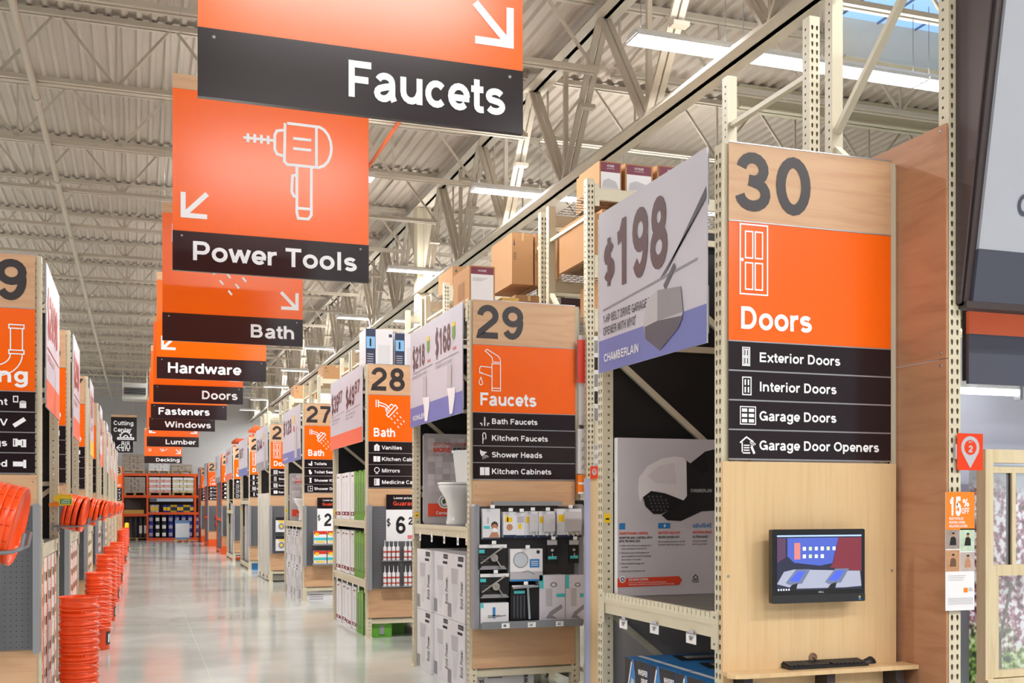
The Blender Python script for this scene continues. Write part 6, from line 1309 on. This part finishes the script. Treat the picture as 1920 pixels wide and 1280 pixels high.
for k in range(3):
    vs = []
    for j in range(5):
        t_ = math.radians(-125+k*22+j*3.2); vs += [(.1382*math.cos(t_)*1.005, .1382*math.sin(t_)*1.005, .09), (.1412*math.cos(t_)*1.005, .1412*math.sin(t_)*1.005, .19)]
    lab.add(vs, [(2*j, 2*j+2, 2*j+3, 2*j+1) for j in range(4)], WHITE, True)
o = lab.build('bucket_label', loc=(0, 0, 0)); LABM = o.data; bpy.data.objects.remove(o)
names = ['nearest', 'second', 'third', 'fourth', 'fifth', 'sixth', 'farthest']
for si, (y, n) in enumerate(((9.6, 10), (14.2, 9), (17.7, 10), (21.2, 10), (26.0, 9), (35.1, 10), (43.0, 9))):
    for k in range(n):
        rz = random.uniform(-.2, .2)+math.pi/2+(.8 if si == 0 else .15); p = (-.46+random.uniform(-.003, .003), y+random.uniform(-.003, .003), .001+.071*k)
        t = thing('plastic_bucket', 'orange plastic bucket nested in the %s floor stack along the left endcaps' % names[si], 'bucket', p, 'orange buckets nested in the %s floor stack' % names[si]); t.rotation_euler = (0, 0, rz)
        for nn, me in BP: inst(nn, me, None, (0, 0, 0)).parent = t
        if k == 0: inst('bucket_label', LABM, None, (0, 0, 0)).parent = t
# bucket lids standing on edge in wire holders on the aisle face of the left endcaps
def lid_mesh():
    a = MB(); n = 48; pr = [(.0, .006), (.135, .006), (.140, .0), (.152, .0), (.156, .004), (.157, .028), (.152, .031), (.149, .028), (.148, .012), (.0, .012)]
    a.lathe(pr, BKT, n=n)
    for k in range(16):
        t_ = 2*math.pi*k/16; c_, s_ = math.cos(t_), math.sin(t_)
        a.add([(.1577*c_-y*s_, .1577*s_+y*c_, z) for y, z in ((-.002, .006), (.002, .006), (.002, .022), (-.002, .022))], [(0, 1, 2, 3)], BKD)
    o = a.build('lid', loc=(0, 0, 0)); m_ = o.data; bpy.data.objects.remove(o); return m_
LIDM = lid_mesh()
hold = [(4.66, 'at the left edge, nearest'), (10.35, 'beside the Plumbing endcap'), (13.4, 'on the second left endcap'), (17.5, 'on the third left endcap'), (21.9, 'on the fourth left endcap'), (26.2, 'on the fifth left endcap'), (30.3, 'on the sixth left endcap'), (34.3, 'on the seventh left endcap')]
WIR = M('grey_wire_enamel', '#8a8c92', .3, .4)
for hi, (y, wh) in enumerate(hold):
    z = 1.675; tl = math.radians(-13); ax = Vector((math.cos(tl), 0, math.sin(tl))); c = Vector((-.47, y, z))
    for k in range(6):
        o_ = c-ax*(.0285*k)
        t = tag(inst('bucket_lid', LIDM, None, o_), 'orange plastic bucket lid on edge in the wire holder %s' % wh, 'bucket lid', 'orange bucket lids in the wire holder %s' % wh)
        t.rotation_euler = (random.uniform(0, .3), math.pi/2-tl, 0); t.rotation_mode = 'XYZ'
    t = thing('lid_holder', 'grey wire holder carrying a row of orange bucket lids, %s' % wh, 'wire holder', (-.66, y, z-.16), 'wire lid holders on the left endcaps')
    mb = MB()
    for s_ in (-1, 1): mb.tube([(-.70, y+s_*.10, z-.10), (-.62, y+s_*.115, z-.105), (-.53, y+s_*.125, z-.105), (-.45, y+s_*.13, z-.10), (-.42, y+s_*.13, z-.085), (-.41, y+s_*.13, z-.03)], .0085, WIR, 8)
    mb.tube([(-.66, y-.112, z-.11), (-.66, y-.08, z-.15), (-.66, y+.08, z-.15), (-.66, y+.112, z-.11)], .006, WIR, 6)
    mb.box(-.71, -.697, y-.13, y+.13, z-.14, z-.07, WIR)
    mb.build('wire_loop', t)

# ------------------------------------------------------------------ left endcaps: pegboards, packs and cartons
for n_, zb, zt_ in (('19', .68, 1.75), ('18', .68, 1.75), ('17', .68, 1.75), ('16', .68, 1.75), ('15', .68, 1.75)):
    s, Y0, Y1, tt = EC[n_]
    PB[n_] = pegboard(n_, Y0, -1, zb, zt_, 'grey pegboard display on the %s left endcap' % {'19': 'Plumbing', '18': 'second', '17': 'third', '16': 'fourth', '15': 'fifth'}[n_], wings=('r',))
def hose(mb, F, W, Hh):
    mb.rect(F, 0, Hh*.72, W, Hh, PAPER, .001); mb.rect(F, W*.3, Hh*.8, W*.8, Hh*.86, M('orange_ink', '#e0482a', .4), .002); mb.rect(F, 0, 0, W, Hh*.7, LGREY, .001)
    mb.lathe([(.05, 0), (.055, .02), (.035, .035)], M('clear_blister', '#a6a6b0', .15), F.p(W*.5, Hh*.5, 0), (0, -1, 0), 16); mb.tube([F.p(W*.45, Hh*.5, .02), F.p(W*.55, Hh*.3, .03), F.p(W*.5, Hh*.05, .02)], .018, GREYT, 8)
for k, (z, x1) in enumerate(((1.02, -1.05), (.72, -1.02))):
    Yp = 8.74; F = FS((x1-.16, Yp, z)); t = thing('faucet_part_pack', 'clear plumbing part pack on the left edge pegboard, %s' % ('upper', 'lower')[k], 'package', (x1-.08, Yp, z)); mb = MB(); mb.bbox(F, 0, .16, 0, .23, -.03, 0, WC, .01); hose(mb, F, .16, .23); mb.build('package_body', t)
    mb = MB(); mb.tube([F.p(.08, .235, -.08), F.p(.08, .235, .02), F.p(.08, .25, .03)], .003, STEEL, 5); mb.box(x1-.1, x1-.05, Yp-.03, Yp-.028, z+.235, z+.27, LGREY); mb.build('peg_hook', t)
def oc(c1):
    def f(mb, F, W, Hh):
        mb.rect(F, W*.38, 0, W*.66, Hh, c1, .001)
        for k in range(3): mb.rect(F, W*.08, Hh*(.08+.3*k), W*.3, Hh*(.2+.3*k), BLK, .002); mb.rect(F, W*.72, Hh*(.7-.3*k), W*.92, Hh*(.82-.3*k), GREYT, .002)
        for k in range(7): mb.rect(F, W*.1, Hh*(.1+.12*k), W*.34, Hh*(.105+.12*k), GREYT, .003)
    return f
for n_, (c1, nm, z0, zn) in {'19': (M('bright_orange_print', '#f58220', .35), 'white and orange', .17, 3), '18': (M('bright_orange_print', '#f58220', .35), 'white and amber', .17, 2), '17': (YEL, 'white and yellow', .17, 3), '16': (RED, 'white and red', .17, 3), '15': (YEL, 'pale yellow', .17, 3), '14': (RED, 'pale red', .17, 3), '13': (M('bright_orange_print', '#f58220', .35), 'small white and orange', .17, 3)}.items():
    s, Y0, Y1, tt = EC[n_]
    w_ = (Y1-Y0-.3)/4
    for r_ in range(zn):
        if r_ == 2: zz0, hh = 1.455, .4
        else: zz0, hh = .166+.59*r_, .582
        if n_ == '19' and r_ == 2: continue
        for k in range(4):
            y = Y0+.1+w_*k
            mb = MB(); mb.box(-1.35, -.695, y, y+w_-.01, zz0, zz0+hh, PAPER); oc(c1)(mb, FE((-.695, y, zz0)), w_-.01, hh)
            tag(mb.build('carton'), '%s carton on the %s shelf of the %s left endcap' % (nm, ('bottom', 'stacked bottom', 'upper')[r_], {'19': 'Plumbing', '18': 'second', '17': 'third', '16': 'fourth', '15': 'fifth', '14': 'sixth', '13': 'seventh'}[n_]), 'box', '%s cartons, level %d' % (nm, r_+1))
for k, (x_, y_) in enumerate(((94, 933), (113, 933))):
    p = onX(x_, y_, -.62); F = FE((-.62, p.y-.2, p.z-.05)); F = FS((-.70+.0*k, 10.2+.4*k, p.z-.055)); mb = MB()
    mb.poly(F, [(0, .055), (.05, .11), (.05, .09), (.16, .09), (.16, .0), (.05, .0), (.05, .02)], YEL, .001); mb.fbox(F, .05, .16, 0, .09, -.004, 0, YEL); mb.rect(F, .06, .01, .15, .055, M('kelly_green', '#3c9a3c', .4), .002); mb.text(F, 'LOWER', .07, .035, .015, WHITE, w=.07); mb.text(F, 'PRICE', .07, .014, .015, WHITE, w=.07); mb.fbox(F, -.03, .05, -.01, .02, -.006, -.002, M('bright_orange_print', '#f58220', .35))
    tag(mb.build('price_flag'), 'small yellow and green Lower Price flag beside the Plumbing endcap, %s' % ('front', 'rear')[k], 'price flag')
# yellow bollard
mb = MB(); p = onZ(238, 1028, 0); mb.lathe([(.085, 0), (.085, 1.0), (.075, 1.04), (.04, 1.06), (.0, 1.065)], M('safety_yellow', '#f7c800', .35), (p.x, p.y, .0), n=20); mb.lathe([(.13, 0), (.13, .012), (.09, .02)], M('safety_yellow', '#f7c800', .35), (p.x, p.y, 0), n=20)
tag(mb.build('bollard'), 'yellow safety bollard at the far left end of the main aisle', 'bollard')

# ------------------------------------------------------------------ orange racks across the far end
BY = 58.3
def bx_(px): return onY(px, 900, BY).x
xs_ = [bx_(230), bx_(276.5), bx_(366), bx_(420)]
PAL = M('pale_pallet_wood', '#b89a62', .8, var=.15)
def pallet(mb, x0, x1, y0, y1, z):
    for k in range(7): q = y0+(y1-y0)*k/7; mb.box(x0, x1, q, q+(y1-y0)/7*.75, z+.11, z+.13, PAL)
    for k in range(3): q = x0+(x1-x0-.1)*k/2; mb.box(q, q+.1, y0, y1, z, z+.11, PAL)
t = thing('pallet_rack', 'orange steel pallet rack across the far end of the store', 'rack', (0, BY, 0))
for k, x in enumerate(xs_):
    for y in (BY, BY+1.1):
        MB().box(x-.05, x+.05, y, y+.1, 0, 3.4, ROR).build('upright_post', t)
def lv(y): return onY(250, y, BY).z
Z1, Z2, Z3L, Z3R, Z4 = lv(887), lv(928), lv(963), lv(960), .12
for k in range(3):
    for z in ((Z1, Z2, Z3L) if k == 0 else (Z1, Z2, Z3R, Z4)):
        for y in (BY, BY+1.05): MB().box(xs_[k]+.05, xs_[k+1]-.05, y, y+.05, z-.13, z, ROR).build('shelf_beam', t)
        MB().box(xs_[k]+.05, xs_[k+1]-.05, BY+.05, BY+1.05, z-.03, z-.005, M('wire_deck_steel', '#8f8c86', .4, .5)).build('shelf_deck', t)
MB().box(xs_[0], xs_[3], BY+1.2, BY+1.22, 0, 3.3, M('brown_backing', '#5a4c48', .7)).build('backing_sheet', t)
def bagstack(x0, x1, z, h, mats, label, nm):
    t = thing('bag_pallet', label, 'pallet of bags', ((x0+x1)/2, BY+.5, z)); mb = MB(); pallet(mb, x0, x1, BY+.05, BY+1.05, z+.001); mb.build('pallet', t)
    n = max(3, int(h/.13)); rr = random.Random(hash(nm) % 97)
    cols = [Fr((0, 0, 0))]
    for m_i, m_ in enumerate(mats):
        mb = MB()
        for k in range(n):
            if k % len(mats) != m_i: continue
            z0 = z+.135+h*k/n; hh = h/n; nb = 2 if k % 2 else 3
            for j in range(nb):
                a = x0+(x1-x0)*j/nb; b = x0+(x1-x0)*(j+1)/nb; o_ = rr.uniform(-.02, .02); F = Fr((0, 0, 0))
                pts = [(a+.03, z0), (b-.03, z0), (b-.005, z0+hh*.3), (b-.005, z0+hh*.7), (b-.04, z0+hh*.99), (a+.04, z0+hh*.99), (a+.005, z0+hh*.7), (a+.005, z0+hh*.3)]
                mb.prism(FS((0, BY+.04+o_+.0, 0)), pts, -1.0, 0, m_)
        mb.build('bags', t)
BG1 = M('grey_film_bags', '#9d9288', .3, var=.2, scale=8); BG2 = M('taupe_film_bags', '#a99a8a', .35, var=.2, scale=8); BG3 = M('red_white_bags', '#cf9a94', .25, var=.3, scale=10); BG4 = M('yellow_white_bags', '#c9bd9a', .25, var=.25, scale=10); BG5 = M('white_film', '#d5d4d6', .25, var=.1)
bagstack(bx_(229), bx_(272), Z1, .84, [BG2, BG1], 'tall pallet of grey bags on the top level of the far rack, left', 'a')
bagstack(bx_(278), bx_(318), Z1, .42, [BG5], 'white wrapped pallet on the top level of the far rack, middle', 'b')
bagstack(bx_(321), bx_(361), Z1, .35, [BG1, BG2], 'low pallet of grey bags on the top level of the far rack, right', 'c')
bagstack(bx_(232), bx_(273), Z2, .78, [BG1], 'grey film wrapped pallet on the second level of the far rack, left', 'd')
bagstack(bx_(279), bx_(321), Z2, .78, [BG3, BG5], 'red and white wrapped pallet of bags in the far rack', 'e')
bagstack(bx_(323), bx_(364), Z2, .78, [BG4, BG5], 'yellowish wrapped pallet of bags in the far rack', 'f')
mb = MB(); mb.box(xs_[1]+.1, xs_[2]-.1, BY-.01, BY-.004, Z2-.32, Z2-.16, M('pale_blue_sign', '#bcc8dc', .4)); mb.rect(FS((xs_[1]+.1, BY-.011, Z2-.3)), 0, 0, .35, .12, DGREY, .001); tag(mb.build('shelf_sign'), 'long pale blue shelf sign under the second beam of the far rack', 'sign')
mb = MB(); mb.box(bx_(231), bx_(270), BY+.05, BY+.7, Z3L, Z3L+.2, M('tan_carton', '#c9a04a', .6)); tag(mb.build('long_box'), 'long tan box on the lower left level of the far rack', 'box')
def pail(x, y, z, m, band, label, grp):
    mb = MB(); mb.lathe([(.13, 0), (.145, .33), (.15, .34), (.15, .37), (.0, .375)], m, (x, y, z), n=14)
    mb.prism(FS((x-.09, y-.145, z+.08)), [(0, 0), (.18, 0), (.18, .18), (0, .18)], -.02, 0, band); tag(mb.build('pail'), label, 'pail', grp)
NV = M('navy_pail', '#2438a0', .35); BKP = M('black_pail', '#26262c', .4); YP = M('yellow_pail', '#e0c030', .4)
for r_ in range(3):
    for k in range(8):
        x = bx_(283)+.32*k; m_ = (NV, BKP, BKP, NV, NV, NV, NV, NV)[k]; pail(x, BY+.22, Z4+.002+.385*r_, m_, (M('grey_label', '#a9a2b2', .4), WHITE)[m_ is BKP], '%s pail stacked on the bottom level of the far rack' % ('black' if m_ is BKP else 'navy blue'), '%s pails at the bottom of the far rack' % ('black' if m_ is BKP else 'navy blue'))
for k, (px, m_) in enumerate(((286, BG5), (293, BG5), (310, NV), (316, NV), (323, YP), (329, YP), (335, NV), (341, NV), (347, YP), (353, YP), (360, NV))):
    pail(bx_(px), BY+.22, Z3R+.002, m_, (YEL, DKBLUE)[m_ is YP], '%s tub on the middle level of the far rack' % {id(BG5): 'white', id(NV): 'navy', id(YP): 'yellow'}[id(m_)], 'tubs on the middle level of the far rack')
for k in range(5):
    x = bx_(236)+.235*k; mb = MB(); mb.lathe([(.1, 0), (.1, 1.05)], M('black_roll', '#37343a', .5), (x, BY+.25, .13), n=12)
    if k in (0, 3, 4): mb.prism(FS((x-.07, BY+.14, .35)), [(0, 0), (.14, 0), (.14, .4), (0, .4)], -.02, 0, PAPER)
    tag(mb.build('roofing_roll'), 'black roofing roll standing at the lower left of the far rack', 'roll', 'black rolls at the lower left of the far rack')
mb = MB(); pallet(mb, bx_(236)-.15, bx_(236)+1.2, BY+.05, BY+.8, .001); tag(mb.build('pallet'), 'wooden pallet under the black rolls at the far rack', 'pallet')
# wrapped pallet on the floor
a = onZ(328, 1016, 0); b = onY(356.5, 1016, a.y); t = thing('wrapped_pallet', 'white film wrapped pallet with blue corners standing on the floor at the far end', 'pallet', ((a.x+b.x)/2, a.y, 0))
mb = MB(); pallet(mb, a.x, b.x, a.y, a.y+.9, 0.001); mb.build('pallet', t); ht = onY(330, 976, a.y).z
MB().box(a.x+.03, b.x-.03, a.y+.03, a.y+.87, .135, ht, M('pale_film_load', '#c9cfd8', .2, var=.1)).build('wrapped_load', t); MB().box(a.x+.02, b.x-.02, a.y+.02, a.y+.88, ht-.12, ht+.01, M('steel_blue_cap', '#5f83b0', .5)).build('top_cap', t); MB().box(a.x+.02, b.x-.02, a.y+.02, a.y+.88, .13, .22, MATS['steel_blue_cap']).build('bottom_cap', t)
# yellow floor marking by the bollard
p = onZ(250, 1026, 0); tag(MB().box(p.x-.3, p.x+.9, p.y-.6, p.y-.45, .0005, .003, M('floor_tape_yellow', '#d9cf70', .5)).build('floor_tape'), 'short yellow tape line on the floor beside the bollard', 'floor tape')
# orange tall rack beyond the right hand racks

# the directory titles name the aisles in the descriptions
import re
WORD = {'30': 'nearest Doors', '29': 'Faucets', '28': 'nearer Bath', '27': 'farther Bath', '26': 'second Doors', '25': 'third Doors', '24': 'Millwork', '23': 'nearer Lumber', '22': 'farther Lumber', '21': 'Decking'}
ORDW = {'20': 'nearest left', '19': 'Plumbing', '18': 'second left', '17': 'third left', '16': 'fourth left', '15': 'fifth left', '14': 'sixth left', '13': 'seventh left'}
for o in bpy.data.objects:
    for k in ('label', 'group'):
        if k in o.keys():
            o[k] = re.sub(r'aisle (2\d|30)\b', lambda m: WORD[m.group(1)]+' aisle', o[k]); o[k] = re.sub(r'aisle (1\d|20)\b', lambda m: ORDW.get(m.group(1), 'left')+' aisle', o[k])
            if k == 'label' and len(o[k].split()) > 16: print('LONG', o[k])
